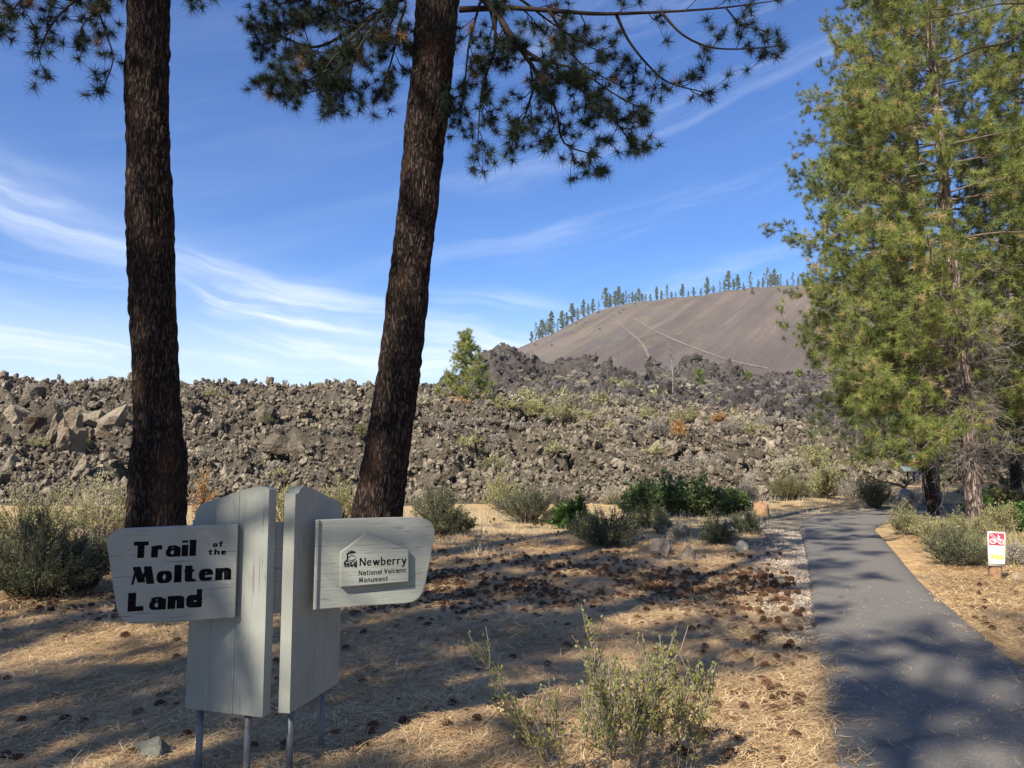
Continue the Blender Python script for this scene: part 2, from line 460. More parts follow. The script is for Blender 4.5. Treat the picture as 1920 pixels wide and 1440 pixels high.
for i in range(NL):
    wob = .03 * (fbm2(np.array([i * .7]), np.array([0.]), 2, 8)[0] - .5)
    wob2 = .03 * (fbm2(np.array([i * .7]), np.array([4.]), 2, 8)[0] - .5)
    a, b = EL[i], ER[i]; e = unit(b - a); a = a - e * wob; b = b + e * wob2
    r = [[*(a - e * .03), -.05]]
    for k in range(K + 1):
        t = k / K; q = a + (b - a) * t
        r.append([*q, .022 + .012 * math.sin(math.pi * t)])
    r.append([*(b + e * .03), -.05]); rows.append(r)
rows = np.array(rows); mm = rows.shape[1]
idx = np.arange(NL * mm).reshape(NL, mm)
p.add(rows.reshape(-1, 3), None, np.stack([idx[:-1, :-1], idx[:-1, 1:], idx[1:, 1:], idx[1:, :-1]], -1).reshape(-1, 4))
p.build('path', M['asphalt'], kind='structure')

# ------------------------------------------------------------------ lava flow (height field beyond the flat)
UC = np.array([-1.4, -.67, -.45, -.18, -.08, 0, .17, .38, .455, .53, 1.4])
YR = np.array([25, 28, 32, 36, 40, 44, 50, 60, 80, 100, 118, 140, 175])
def hp(ys):  # photo rows of the surface at each distance -> heights (None = ground level)
    return [-.5 if q is None else CAMH + (860 - q) / FPX * Yq for q, Yq in zip(ys, YR)]
TAB = np.array([
    hp([None, 930, 870, 810, 755, 722, 728, 745, 770, 785, 795, 800, 810]),
    hp([None, 930, 872, 812, 757, 721, 730, 745, 770, 785, 795, 800, 810]),
    hp([None, 932, 880, 820, 765, 727, 733, 745, 770, 785, 795, 800, 810]),
    hp([None, 938, 885, 825, 770, 733, 735, 745, 765, 775, 780, 785, 790]),
    hp([None, 938, 888, 830, 775, 742, 742, 745, 745, 735, 728, 735, 760]),
    hp([None, 940, 892, 845, 795, 762, 755, 752, 745, 728, 722, 728, 750]),
    hp([None, 945, 905, 870, 835, 812, 785, 760, 748, 728, 716, 712, 735]),
    hp([None, 950, 928, 900, 875, 855, 828, 790, 760, 738, 716, 704, 712]),
    hp([None, None, None, 935, 915, 897, 872, 842, 795, 758, 725, 706, 700]),
    hp([None, None, None, None, None, None, None, 893, 850, 800, 750, 720, 700]),
    hp([None, None, None, None, None, None, None, None, 870, 820, 770, 735, 710])])
def lava_base(X, Y):
    U = X / Y
    i = np.clip(np.searchsorted(UC, U) - 1, 0, len(UC) - 2); j = np.clip(np.searchsorted(YR, Y) - 1, 0, len(YR) - 2)
    f = np.clip((U - UC[i]) / (UC[i + 1] - UC[i]), 0, 1); g = np.clip((Y - YR[j]) / (YR[j + 1] - YR[j]), 0, 1)
    return (TAB[i, j] * (1 - f) + TAB[i + 1, j] * f) * (1 - g) + (TAB[i, j + 1] * (1 - f) + TAB[i + 1, j + 1] * f) * g
SPX = np.array([770, 800, 850, 890, 905, 935, 965, 990, 1010, 1060, 1110, 1140, 1165, 1185, 1205, 1216, 1235, 1265, 1285, 1310, 1335, 1350, 1375, 1392, 1410, 1450, 1500, 1540])
SPY = np.array([745, 715, 705, 680, 655, 645, 655, 664, 672, 670, 668, 676, 690, 686, 706, 664, 672, 690, 672, 660, 672, 688, 683, 706, 716, 706, 700, 712])
def lava_h(X, Y, detail=True):
    X = np.asarray(X, float); Y = np.asarray(Y, float)
    wx = (fbm2(X * .12, Y * .12, 3, 21) - .5) * 4; wy = (fbm2(X * .12, Y * .12, 3, 22) - .5) * 4
    h = lava_base(X + wx * .35, Y + wy * .35)
    amp = np.clip((h + .2) / 1.5, 0, 1)
    # far crags
    px = 960 + X / Y * FPX
    top = CAMH + (860 - np.interp(px, SPX, SPY)) / FPX * 118
    top = top + (fbm2(X * .35, Y * .2, 4, 41, .6) - .5) * 3.2
    dy = Y - 118 - (fbm2(X * .09, Y * .0, 2, 43) - .5) * 10
    crag = top - np.where(dy < 0, -dy * .62, dy * 1.3)
    inb = (px > 775) & (px < 1535)
    fr = np.clip((crag - h) / 1.5, 0, 1) * inb
    h = np.where(inb & (crag > h), crag, h)
    if detail:
        rough = np.where(Y > 70, 1.6, 1.0)
        f1, f2, c1 = worley2(X * .45 + wx * .1, Y * .45 + wy * .1, 31)
        h = h + amp * rough * (c1 - .45) * 1.0 * np.clip((f2 - f1) * 3, 0, 1) * (.35 + .9 * fbm2(X * .07, Y * .07, 2, 35))
        f1, f2, c1 = worley2(X * 1.3, Y * 1.3, 32)
        h = h + amp * rough * (c1 - .4) * .55 * np.clip((f2 - f1) * 4, 0, 1)
        f1, f2, c1 = worley2(X * 3.1, Y * 3.1, 33)
        h = h + amp * rough * (c1 - .5) * .26 * np.clip((f2 - f1) * 4, 0, 1)
        for sc_, dp, sd in ((.45, 1.3, 31), (1.3, .75, 32), (3.1, .28, 33)):
            f1, f2, c1 = worley2(X * sc_ + (wx * .1 if sd == 31 else 0), Y * sc_ + (wy * .1 if sd == 31 else 0), sd)
            h = h - amp * dp * np.exp(-(f2 - f1) * 9) * (vn2(X * .4, Y * .4, 38) > .42)
        # clefts and hollows
        cl = np.clip((vn2(X * .5 + 3, Y * .42, 36) - .70) * 6, 0, 1) * np.clip((h - 1.2), 0, 1) * np.clip((75 - Y) / 10, 0, 1)
        h = h - cl * 1.1
        for cx, cy, rx, ry, dep in CAVES:
            q = ((X - cx) / rx) ** 2 + ((Y - cy) / ry) ** 2
            h = h - dep * np.clip(1.25 - q, 0, 1)
    return h
def surf(px, py, y0=25, y1=170, f=None, up=.0):
    """first hit of the view line through a pixel with a height function"""
    f = f or (lambda a, b: lava_h(a, b, False))
    d = ray(px, py); Y = np.linspace(y0, y1, 3000); X = d[0] / d[1] * Y; Z = CAMH + d[2] / d[1] * Y
    h = f(X, Y); k = np.argmax(h > Z)
    if not (h > Z).any(): k = np.argmin(np.abs(h - Z))
    return np.array([X[k], Y[k], max(h[k], 0) + up])
CAVES = []
for (px, py, rx, ry, dep) in [(205, 838, 1.5, 1.5, 2.6), (170, 815, .7, 1.0, 1.6), (1245, 880, 1.6, .5, 1.2), (1285, 868, 1.2, .5, 1.1), (835, 812, .9, .8, 1.3), (900, 850, .45, .7, 1.0), (1080, 845, 1.0, .4, .8), (35, 815, .7, .9, 1.2), (650, 875, .9, .4, .8)]:
    q = surf(px, py); CAVES.append((q[0], q[1], rx, ry, dep))
us = np.arange(-1.35, 1.25, .0040); ys = 24.5 * np.exp(np.arange(0, math.log(175 / 24.5), .0040))
UU, YY = np.meshgrid(us, ys); XX = UU * YY
HH = lava_h(XX, YY)
g = MB(); H_, W_ = XX.shape; idx = np.arange(H_ * W_).reshape(H_, W_)
quads = np.stack([idx[:-1, :-1], idx[:-1, 1:], idx[1:, 1:], idx[1:, :-1]], -1).reshape(-1, 4)
mx = HH.ravel()[quads].max(1); quads = quads[mx > -.25]
g.add(np.stack([XX, YY, HH], -1).reshape(-1, 3), None, quads)
def m_lavafield():
    m, n, b = mat('lava_field', .95, .12)
    geo = n.node('ShaderNodeNewGeometry').outputs['Position']
    X_, Y_, Z_ = n.xyz(geo)
    a = n.noise(geo, .35, 4, .6); f = n.noise(geo, 5.5, 8, .72)
    near_ = n.ramp(a * .5 + f * .5, [(.30, (.043, .036, .026)), (.5, (.098, .082, .061)), (.70, (.174, .147, .112))])
    far_ = n.ramp(n.noise(geo, .8, 8, .7), [(.3, (.035, .031, .028)), (.5, (.067, .057, .049)), (.68, (.121, .101, .085))])
    c = n.mix(n.step(Y_, 62.0, 95.0), near_, far_)
    sc = n.step(n.noise(geo, .55, 5, .65), .60, .72) * n.step(Y_, 60.0, 85.0) * (1.0 - n.step(Z_ - Y_ * .09, 2.0, 5.0))
    c = n.mix(sc * .4, c, (.34, .28, .19))
    n.put(b.inputs['Base Color'], c)
    bump(n, b, n.noise(geo, 7, 7, .78) + n.voro(geo, 5) * .7, 1.0, .14)
    return m
M['lavafield'] = m_lavafield()
lava = g.build('lava_flow', M['lavafield'], kind='structure')

def rock_mesh(name, seed, sub=2, sq=(1, 1, 1), rough=.35, mat_=None):
    import bmesh
    bm = bmesh.new(); bmesh.ops.create_icosphere(bm, subdivisions=sub, radius=1)
    r = np.random.default_rng(seed)
    v = np.array([q.co for q in bm.verts])
    pl = r.normal(size=(7, 3)); pl /= np.linalg.norm(pl, axis=1)[:, None]; dd = r.uniform(.5, .85, 7)
    for a, b in zip(pl, dd):           # chop flat facets
        k = v @ a; v = v - np.clip(k - b, 0, None)[:, None] * a * .9
    nz = vn3(v[:, 0] * 2.2 + seed, v[:, 1] * 2.2, v[:, 2] * 2.2, seed) - .5 + .5 * (vn3(v[:, 0] * 5 + seed, v[:, 1] * 5, v[:, 2] * 5, seed + 9) - .5)
    v = v * (1 + rough * nz * 1.6)[:, None] * np.array(sq)
    for q, co in zip(bm.verts, v): q.co = co
    me = bpy.data.meshes.new(name); bm.to_mesh(me); bm.free()
    if mat_: me.materials.append(mat_)
    return me

def scatter(name, pts, rots, scales, meshes, parent=None):
    """geometry-nodes scatter of a few variants over given points (stuff nobody could count)"""
    me = bpy.data.meshes.new(name); me.vertices.add(len(pts)); me.vertices.foreach_set('co', np.asarray(pts, np.float32).ravel())
    a = me.attributes.new('rot', 'FLOAT_VECTOR', 'POINT'); a.data.foreach_set('vector', np.asarray(rots, np.float32).ravel())
    a = me.attributes.new('scl', 'FLOAT_VECTOR', 'POINT'); a.data.foreach_set('vector', np.asarray(scales, np.float32).ravel())
    a = me.attributes.new('var', 'INT', 'POINT'); a.data.foreach_set('value', (np.arange(len(pts)) % len(meshes)).astype(np.int32))
    o = bpy.data.objects.new(name, me); C.objects.link(o); o['kind'] = 'stuff'
    if parent: o.parent = parent
    t = bpy.data.node_groups.new(name + '_nodes', 'GeometryNodeTree'); n = NT(t)
    t.interface.new_socket('Geometry', in_out='INPUT', socket_type='NodeSocketGeometry')
    t.interface.new_socket('Geometry', in_out='OUTPUT', socket_type='NodeSocketGeometry')
    gi = n.node('NodeGroupInput'); go_ = n.node('NodeGroupOutput')
    jn = n.node('GeometryNodeJoinGeometry')
    for k, q in enumerate(meshes):
        src = bpy.data.objects.new(name + '_source', q)
        oi = n.node('GeometryNodeObjectInfo'); oi.inputs[0].default_value = src
        g2 = n.node('GeometryNodeGeometryToInstance'); n.l.new(oi.outputs['Geometry'], g2.inputs[0]); n.l.new(g2.outputs[0], jn.inputs[0])
    ip = n.node('GeometryNodeInstanceOnPoints'); ip.inputs['Pick Instance'].default_value = True
    n.l.new(gi.outputs[0], ip.inputs['Points']); n.l.new(jn.outputs[0], ip.inputs['Instance'])
    def named(nm, ty):
        q = n.node('GeometryNodeInputNamedAttribute', data_type=ty); q.inputs[0].default_value = nm; return q.outputs[0]
    n.l.new(named('var', 'INT'), ip.inputs['Instance Index'])
    e2r = n.node('FunctionNodeEulerToRotation'); n.l.new(named('rot', 'FLOAT_VECTOR'), e2r.inputs[0])
    n.l.new(e2r.outputs[0], ip.inputs['Rotation']); n.l.new(named('scl', 'FLOAT_VECTOR'), ip.inputs['Scale'])
    n.l.new(ip.outputs[0], go_.inputs[0])
    md = o.modifiers.new('scatter', 'NODES'); md.node_group = t
    return o
rocks = [rock_mesh('rock', 100 + k, 2, (1, r_, .75), .45, M['lava']) for k, r_ in enumerate((.8, 1.0, .65, .9, .75, .85))]
rocks_far = [rock_mesh('rock', 150 + k, 2, (1, r_, .9), .55, M['lava_far']) for k, r_ in enumerate((.8, 1.0, .65, .9))]
# rubble on the near slope
NR = 120000
Y = 26.5 * (64 / 26.5) ** rng.random(NR); X = rng.uniform(-.95, .85, NR) * Y
h = lava_h(X, Y); keep = h > .05
# fewer, spilled rocks at the toe
X, Y, h = X[keep], Y[keep], h[keep]
s = np.clip(rng.lognormal(-2.62, .48, len(X)), .035, .34) * (Y / 40) ** .6
sc = np.stack([s, s, s], -1) * rng.uniform(.75, 1.25, (len(s), 3))
scatter('lava_rubble', np.stack([X, Y, h + s * rng.uniform(-.3, 1.3, len(s))], -1), rng.uniform(0, 6.28, (len(s), 3)), sc, rocks, lava)
NR = 15000
Y = 62 * (150 / 62) ** rng.random(NR); X = rng.uniform(-.3, .62, NR) * Y
h = lava_h(X, Y); s = np.clip(rng.lognormal(-1.25, .5, NR), .12, 1.1)
scatter('lava_rubble', np.stack([X, Y, h + s * .1], -1), rng.uniform(0, 6.28, (NR, 3)), np.stack([s, s * .9, s], -1), rocks_far, lava)
# 290 larger blocks that can be picked apart
nb = 0
while nb < 280:
    px, py = rng.uniform(0, 1650), rng.uniform(735, 925)
    q = surf(px, py, 26, 70)
    if q[1] > 60 or q[2] < .1: continue
    s = float(np.clip(rng.lognormal(-1.5, .33), .15, .5)) * (q[1] / 40) ** .5
    o = bpy.data.objects.new('rock', rocks[nb % 6]); C.objects.link(o); o.parent = lava
    hh = float(lava_h(q[:1], q[1:2])[0])
    o.location = (q[0], q[1], hh + s * .15); o.rotation_euler = tuple(rng.uniform(0, 6.28, 3)); o.scale = (s, s * .85, s * .8)
    nb += 1
slab = rock_mesh('rock', 301, 3, (1, .8, 1.0), .5, M['lava_block'])
for (px, py, w, h_, rz) in [(128, 835, .62, 1.15, .3), (100, 810, .42, .8, 1.1), (150, 875, .45, .5, 2.0)]:
    q = surf(px, py + 20, 26, 60)
    o = bpy.data.objects.new('rock', slab); C.objects.link(o); o.parent = lava; o['label'] = 'pale tan lava block standing out of the darker rubble'
    o.location = (q[0], q[1], q[2] + h_ * .5); o.rotation_euler = (.15, .1, rz); o.scale = (w, w * .9, h_)
for (px, py, s) in [(75, 800, 1.0), (40, 790, .8), (185, 790, .8), (210, 800, .9), (235, 790, .7), (60, 745, .7), (1255, 850, .6), (1180, 860, .5), (1230, 845, .5), (1270, 845, .5), (1380, 870, .6), (1420, 860, .6), (495, 780, .7), (520, 845, .9), (560, 850, .7)]:
    q = surf(px, py, 26, 60)
    o = bpy.data.objects.new('rock', rocks[int(px) % 6]); C.objects.link(o); o.parent = lava
    o.location = (q[0], q[1], q[2] + s * .2); o.rotation_euler = tuple(rng.uniform(0, 6.28, 3)); o.scale = (s, s, s * .9)

# ------------------------------------------------------------------ cinder butte
BX, BY = 417.8, 829.8
PRr = np.array([0, 60, 120, 175, 205, 235, 270, 320, 400, 480, 540, 620])
PRh = np.array([156, 156, 154.5, 152.5, 151, 148, 120, 88.9, 38, 15.2, 2.2, -6.5])
def butte_h(X, Y):
    X = np.asarray(X, float); Y = np.asarray(Y, float)
    dx, dy = X - BX, (Y - BY)
    th = np.arctan2(dy, dx)
    r = np.hypot(dx * np.where(dx < 0, .70, 1.0), dy) * (1 + .03 * np.sin(3 * th + 1))
    h = np.interp(r, PRr, PRh)
    h = (h + np.interp(r - 9, PRr, PRh) + np.interp(r + 9, PRr, PRh)) / 3
    h = h + (fbm2(X * .02, Y * .02, 4, 61) - .5) * 9 * np.clip(h / 100, 0, 1)
    gul = (fbm2(th * 26, r * .006, 3, 62) - .5) * 3.2 * np.clip((r - 190) / 40, 0, 1) * np.clip((560 - r) / 100, 0, 1)
    return h + gul
ths = np.linspace(0, 2 * np.pi, 721)[:-1]; rs = np.concatenate([np.arange(4, 150, 12), np.arange(150, 560, 4.5), np.arange(565, 640, 20)])
TT, RR = np.meshgrid(ths, rs)
XX, YY = BX + RR * np.cos(TT) / np.where(np.cos(TT) < 0, .70, 1.0), BY + RR * np.sin(TT)
HH = butte_h(XX, YY)
g = MB(); H_, W_ = XX.shape; idx = np.arange(H_ * W_).reshape(H_, W_); idn = np.roll(idx, -1, 1)
g.add(np.stack([XX, YY, HH], -1).reshape(-1, 3), None, np.stack([idx[:-1], idn[:-1], idn[1:], idx[1:]], -1).reshape(-1, 4))
c0 = g.n; g.add([[BX, BY, 156]], None, None); g.t.append(np.stack([np.full(W_, c0), idx[0], idn[0]], -1))
def m_butte():
    m, n, b = mat('cinder_slope', .97, .08)
    geo = n.node('ShaderNodeNewGeometry').outputs['Position']
    X_, Y_, Z_ = n.xyz(geo)
    dx, dy = X_ - BX, Y_ - BY
    th = n.m('ARCTAN2', dy, dx); r = n.m('SQRT', dx * dx + dy * dy)
    st = n.noise(n.comb(th * 34.0, r * .005, 1.0), 1.0, 6, .65, .2)
    big = n.noise(n.comb(th * 5.0, r * .006, 5.0), 1.0, 4, .6)
    fi = n.noise(geo, .3, 6, .75)
    c = n.ramp((st - .5) * .55 + .5 + (big - .5) * .8 + (fi - .5) * .3, [(.30, (.075, .059, .052)), (.5, (.107, .084, .070)), (.62, (.150, .116, .095))])
    grey = n.step(n.noise(n.comb(th * 7.0, r * .01, 11.0), 1.0, 3, .55), .54, .66)
    c = n.mix(grey * .55, c, (.086, .079, .079))
    crest = n.step(Z_ + (fi - .5) * 22.0, 139.0, 148.0)
    c = n.mix(crest * .8, c, n.ramp(n.noise(geo, .12, 5, .7), [(.35, (.076, .066, .061)), (.5, (.128, .102, .085)), (.58, (.128, .128, .051)), (.68, (.212, .145, .093))]))
    grn = n.step(n.noise(geo, .09, 5, .7), .5, .62) * (n.step(0.0 - X_, -190.0, -120.0)) * n.step(Z_, 60.0, 100.0)
    c = n.mix(grn * .3, c, (.15, .16, .06))
    n.put(b.inputs['Base Color'], c)
    bump(n, b, fi + st * .6, .8, 1.6)
    return m
M['butte'] = m_butte()
butte = g.build('cinder_butte', M['butte'], smooth=True)
tag(butte, 'large smooth brown cinder butte rising behind the lava field', 'hill', kind='structure')
# two pale worn tracks on its flank
M['track'] = m_plain('pale_worn_cinder', (.135, .108, .09), .95, .1, .3, .5)
for tr, w in (([(1160, 603), (1172, 617), (1190, 632), (1203, 645), (1212, 660), (1218, 675)], .95), ([(1188, 597), (1215, 615), (1250, 632), (1290, 649), (1330, 664), (1365, 676), (1400, 684), (1440, 692)], .8), ([(1215, 655), (1240, 645), (1272, 638)], .4)):
    P = catmull(np.array(tr, float), 8)
    W3 = np.array([surf(a, b, 200, 900, butte_h) for a, b in P])
    g = MB(); v = []
    for i, q in enumerate(W3):
        t_ = unit((W3[min(i + 1, len(W3) - 1)] - W3[max(i - 1, 0)])[:2]); nn = np.array([-t_[1], t_[0]])
        ww = w * (.7 + .6 * random.random())
        for s_ in (-1, 1):
            e = q[:2] + nn * ww * s_; v.append([e[0], e[1], float(butte_h(e[:1], e[1:])[0]) + .6])
    k = np.arange(len(W3) - 1) * 2
    g.add(v, None, np.stack([k, k + 1, k + 3, k + 2], -1)); g.build('trail', M['track'], kind='structure')

# ------------------------------------------------------------------ pines
def tufts(mb, P, D, K, L, w, spread=1.0, tintv=None, forward=.35):
    """bursts of long needles: P positions, D twig directions, K needles each"""
    P = np.asarray(P, float).reshape(-1, 3); D = np.asarray(D, float).reshape(-1, 3); N = len(P)
    if N == 0: return
    d = rng.normal(size=(N, K, 3)); d /= np.linalg.norm(d, axis=2)[:, :, None]
    d = d * spread + D[:, None, :] * forward * rng.uniform(.2, 1.8, (N, K, 1)); d /= np.linalg.norm(d, axis=2)[:, :, None]
    Ln = L * rng.uniform(.65, 1.12, (N, K, 1)) * rng.uniform(.8, 1.15, (N, 1, 1))
    base = P[:, None, :] - D[:, None, :] * rng.uniform(0, .35, (N, K, 1)) * L
    side = np.cross(d, rng.normal(size=(N, K, 3))); side /= np.linalg.norm(side, axis=2)[:, :, None] + 1e-9
    tip = base + d * Ln; tip[:, :, 2] -= Ln[:, :, 0] * .06
    a = base - side * w * .5; b = base + side * w * .5
    v = np.stack([a, b, tip], 2).reshape(-1, 3)
    if tintv is None: tintv = rng.random(N)
    c = np.repeat(np.clip(tintv[:, None] + rng.normal(0, .05, (N, K)), 0, 1).ravel(), 3)
    mb.add(v, np.arange(len(v)).reshape(-1, 3), None, c)

def bend(p0, d, L, up=.3, droop=.0, n_=6, wob=.15):
    """a limb path: leaves along d, sags, turns up at the tip"""
    d = unit(d); pts = [np.array(p0, float)]; st = L / (n_ - 1)
    for i in range(1, n_):
        t = i / (n_ - 1)
        d = unit(d + np.array([0, 0, -droop * (1 - t) + up * t * t]) + rng.normal(0, wob, 3))
        pts.append(pts[-1] + d * st)
    return np.array(pts)
def tint_live(k, dead=.04, lo=.1, hi=.84):
    t = rng.beta(2.2, 2.0, k) * (hi - lo) + lo
    return np.where(rng.random(k) < dead, rng.uniform(.93, 1, k), t)
def trunk_mesh(cl, rad, sides=40, nz=260, relief=.022, bark=9.0):
    """knobbly bark-covered trunk through centre points cl with radii rad"""
    cl = np.asarray(cl, float); z = np.linspace(cl[0, 2], cl[-1, 2], nz)
    cx = np.interp(z, cl[:, 2], cl[:, 0]); cy = np.interp(z, cl[:, 2], cl[:, 1]); r = np.interp(z, cl[:, 2], rad)
    k = 9; ker = np.ones(k) / k
    def sm(a): return np.convolve(np.pad(a, k // 2, mode='edge'), ker, 'valid')
    cx, cy, r = sm(cx), sm(cy), sm(r)
    th = np.linspace(0, 2 * np.pi, sides + 1)[:-1]
    T, Z = np.meshgrid(th, z)
    X0, Y0 = np.cos(T), np.sin(T)
    s0 = float(cl[0, 0]) * 3.1
    wz = 2.2 * (vn3(X0 * 5 + s0, Y0 * 5, Z * 4, 15) - .5)
    n1 = vn3(X0 * 1.0 * bark * r[:, None] + s0 + wz, Y0 * bark * r[:, None] + wz, Z * 4.6, 5); n2 = vn3(X0 * 2.6 * bark * r[:, None] + s0, Y0 * 2.6 * bark * r[:, None], Z * 9, 6)
    lump = vn3(X0 * 1.2 + s0, Y0 * 1.2, Z * .9, 8) - .5
    rr = r[:, None] * (.985 + .05 * lump) + relief * (np.abs(n1 - .5) * 2.2 - .5) + relief * .6 * (n2 - .5)
    rr = rr * (1 + .35 * np.exp(-(Z - cl[0, 2]) / .35))
    P = np.stack([cx[:, None] + X0 * rr, cy[:, None] + Y0 * rr, Z], -1)
    mb = MB(); idx = np.arange(nz * sides).reshape(nz, sides); idn = np.roll(idx, -1, 1)
    mb.add(P.reshape(-1, 3), None, np.stack([idx[:-1], idn[:-1], idn[1:], idx[1:]], -1).reshape(-1, 4))
    return mb

def limb_system(wood, needle, P, r0, n_sub, sub_len, sub_ang, K, L, w, n_twig=3, twig_len=.35, first=.25, dead=.04, up=.45, droop=.25, r_tip=.008, lo=.1, hi=.84, sides=5, tuft_gap=0.0, flat=.6):
    """grow side shoots and needle tufts on a given limb path P"""
    P = np.asarray(P, float); seg = np.linalg.norm(np.diff(P, axis=0), axis=1); s = np.concatenate([[0], np.cumsum(seg)]); tot = s[-1]
    rr = r0 + (r_tip - r0) * (s / tot) ** .8
    wood.tube(P, rr, sides + 1)
    TP, TD = [P[-1]], [unit(P[-1] - P[-2])]
    for k in range(n_sub):
        t = first + (1 - first) * (k + rng.random()) / n_sub; sp = t * tot
        p = np.array([np.interp(sp, s, P[:, i]) for i in range(3)]); p2 = np.array([np.interp(min(sp + .1, tot), s, P[:, i]) for i in range(3)])
        p1 = np.array([np.interp(max(sp - .1, 0), s, P[:, i]) for i in range(3)]); d = unit(p2 - p1)
        q = rng.normal(size=3); q[2] *= flat; q = unit(q - d * (q @ d)); a = sub_ang * rng.uniform(.6, 1.3)
        dd = unit(d * math.cos(a) + q * math.sin(a))
        Ls = sub_len * rng.uniform(.45, 1.15) * (1.1 - .55 * t)
        B = bend(p, dd, Ls, up, droop, 6, .16)
        rb = max(.006, float(np.interp(sp, s, rr)) * .42)
        wood.tube(B, np.linspace(rb, r_tip * .8, 6), 4, cap=False)
        TP.append(B[-1]); TD.append(unit(B[-1] - B[-2]))
        for m_ in range(n_twig):
            tt = rng.uniform(.25, .95); i = int(tt * 5); p = B[i] + (B[i + 1] - B[i]) * (tt * 5 - i) if i < 5 else B[-1]
            d = unit(B[min(i + 1, 5)] - B[max(i - 0, 0)] + 1e-6); q = rng.normal(size=3); q = unit(q - d * (q @ d))
            dd = unit(d + q * rng.uniform(.5, 1.2)); C_ = bend(p, dd, twig_len * rng.uniform(.4, 1.2), up * 1.2, droop, 5, .2)
            wood.tube(C_, np.linspace(rb * .5, r_tip * .6, 5), 3, cap=False)
            TP.append(C_[-1]); TD.append(unit(C_[-1] - C_[-2]))
            if tuft_gap and rng.random() < tuft_gap: TP.append(C_[2]); TD.append(unit(C_[3] - C_[2]))
    if K: tufts(needle, TP, TD, K, L, w, tintv=tint_live(len(TP), dead, lo, hi))

def pine(name, label, base, height, r0, crown0, radius, nb, lean=(0, 0), K=30, L=.17, w=.009, needle='needle', bark='bark_grey', twig='twig_mid', n_sub=9, n_twig=3, group=None, dead0=0, az_bias=None, dead=.05, sub_len=1.0, trunk_kw=None, lo=.1, hi=.84, bow=0.0, up=.3, skirt=0, face=0):
    """whole ponderosa: trunk, crown of limbs and needles"""
    root = empty(name, base, 0, label, 'pine tree', group)
    zt = np.linspace(-.3, height, 14); t = np.clip(zt / height, 0, 1)
    cl = np.stack([lean[0] * t + bow * np.sin(t * 3.1), lean[1] * t, zt], -1); rd = r0 * (1 - t) ** .75 + .03
    trunk_mesh(cl, rd, **(trunk_kw or dict(sides=22, nz=130, relief=.018, bark=7))).build('trunk', M[bark], root, smooth=True)
    wood, nd = MB(), MB()
    for k in range(nb):
        z = crown0 + (height - crown0 - .3) * ((k + rng.random()) / nb) ** 1.05
        f = (z - crown0) / (height - crown0)
        a = k * 2.399 + rng.normal(0, .3)
        if az_bias is not None and rng.random() < az_bias[1]: a = az_bias[0] + rng.normal(0, .8)
        if skirt and z < skirt and math.cos(a - math.pi * .93) < .35: continue
        if face and abs((a + math.pi / 2 + math.pi) % (2 * math.pi) - math.pi) < face: continue
        Lb = radius(f) * rng.uniform(.72, 1.12)
        if Lb < .25: continue
        pitch = .05 + .75 * f
        d = np.array([math.cos(a), math.sin(a), math.sin(pitch) - .12])
        p0 = [np.interp(z, cl[:, 2], cl[:, 0]), np.interp(z, cl[:, 2], cl[:, 1]), z]
        P = bend(p0, d, Lb, up, .22 * (1 - f), 8, .08)
        rb = max(.014, r0 * .20 * (1 - f) + .012)
        ns = max(3, int(n_sub * Lb / 3.2 + 1))
        limb_system(wood, nd, P, rb, ns, sub_len * min(1, Lb / 2.4), .95, K, L, w, n_twig, .42, .22, dead, .4, .15, .006, lo, hi, 4, .5)
    wb = wood.build('branches', M[twig], root, kind='stuff'); wb.name = 'crown_branches'
    nd.build('crown', M[needle], root)
    if dead0:
        dw = MB()
        for k in range(dead0):
            z = rng.uniform(1.3, crown0 + 3.4); a = rng.uniform(0, 6.28)
            P = bend([np.interp(z, cl[:, 2], cl[:, 0]), np.interp(z, cl[:, 2], cl[:, 1]), z], [math.cos(a), math.sin(a), rng.uniform(-.1, .5)], rng.uniform(.5, 1.9), rng.uniform(-.3, .5), rng.uniform(.0, .32), 9, .28)
            limb_system(dw, None, P, .011, 7, .6, 1.1, 0, 0, 0, 3, .4, .2, 0, .25, .25, .004, sides=3)
        dw.build('dead_branches', M['twig_grey'], root, kind='stuff')
    return root

# --- the two dark trunks beside the sign
def px_trunk(rows, Y, z_bot=-.2):
    cl, rd = [], []
    for y, x0, x1 in rows:
        a, b = at(x0, y, Y), at(x1, y, Y); cl.append((a + b) / 2); rd.append(np.linalg.norm(b - a) / 2 * .985 * math.cos(math.atan(((a + b) / 2)[0] / Y)))
    cl, rd = cl[::-1], rd[::-1] if cl[0][2] > cl[-1][2] else rd
    return cl, rd
rowsL = [(0, 236, 320), (100, 234, 319), (160, 230, 318), (200, 231, 318), (300, 235, 322), (400, 233, 328), (500, 237, 331), (600, 240, 334), (700, 246, 338), (800, 248, 345), (900, 251, 352), (985, 255, 360)]
cl, rd = px_trunk(rowsL, 8.5)
base = cl[0] + (cl[0] - cl[2]) / (cl[0][2] - cl[2][2]) * (cl[0][2])
cl = [base * [1, 1, 0] + [0, 0, -.15], base] + cl; rd = [rd[0] * 1.12, rd[0] * 1.1] + rd
top = cl[-1]
for h, dx, r in ((9.5, -.02, .21), (13, .1, .15), (17, .3, .05)): cl.append(np.array([top[0] + dx, 8.5 + dx, h])); rd.append(r)
T1 = empty('pine_tree', (0, 0, 0), 0, 'straight dark-barked pine trunk behind the trail name board', 'pine tree')
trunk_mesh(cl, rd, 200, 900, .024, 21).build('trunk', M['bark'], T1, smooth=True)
clA, rdA = np.array(cl), rd
rowsM = [(0, 780, 862), (100, 774, 854), (200, 763, 843), (260, 756, 836), (300, 753, 831), (400, 743, 820), (500, 731, 809), (600, 718, 800), (700, 706, 789), (800, 690, 776), (900, 670, 764), (970, 657, 755)]
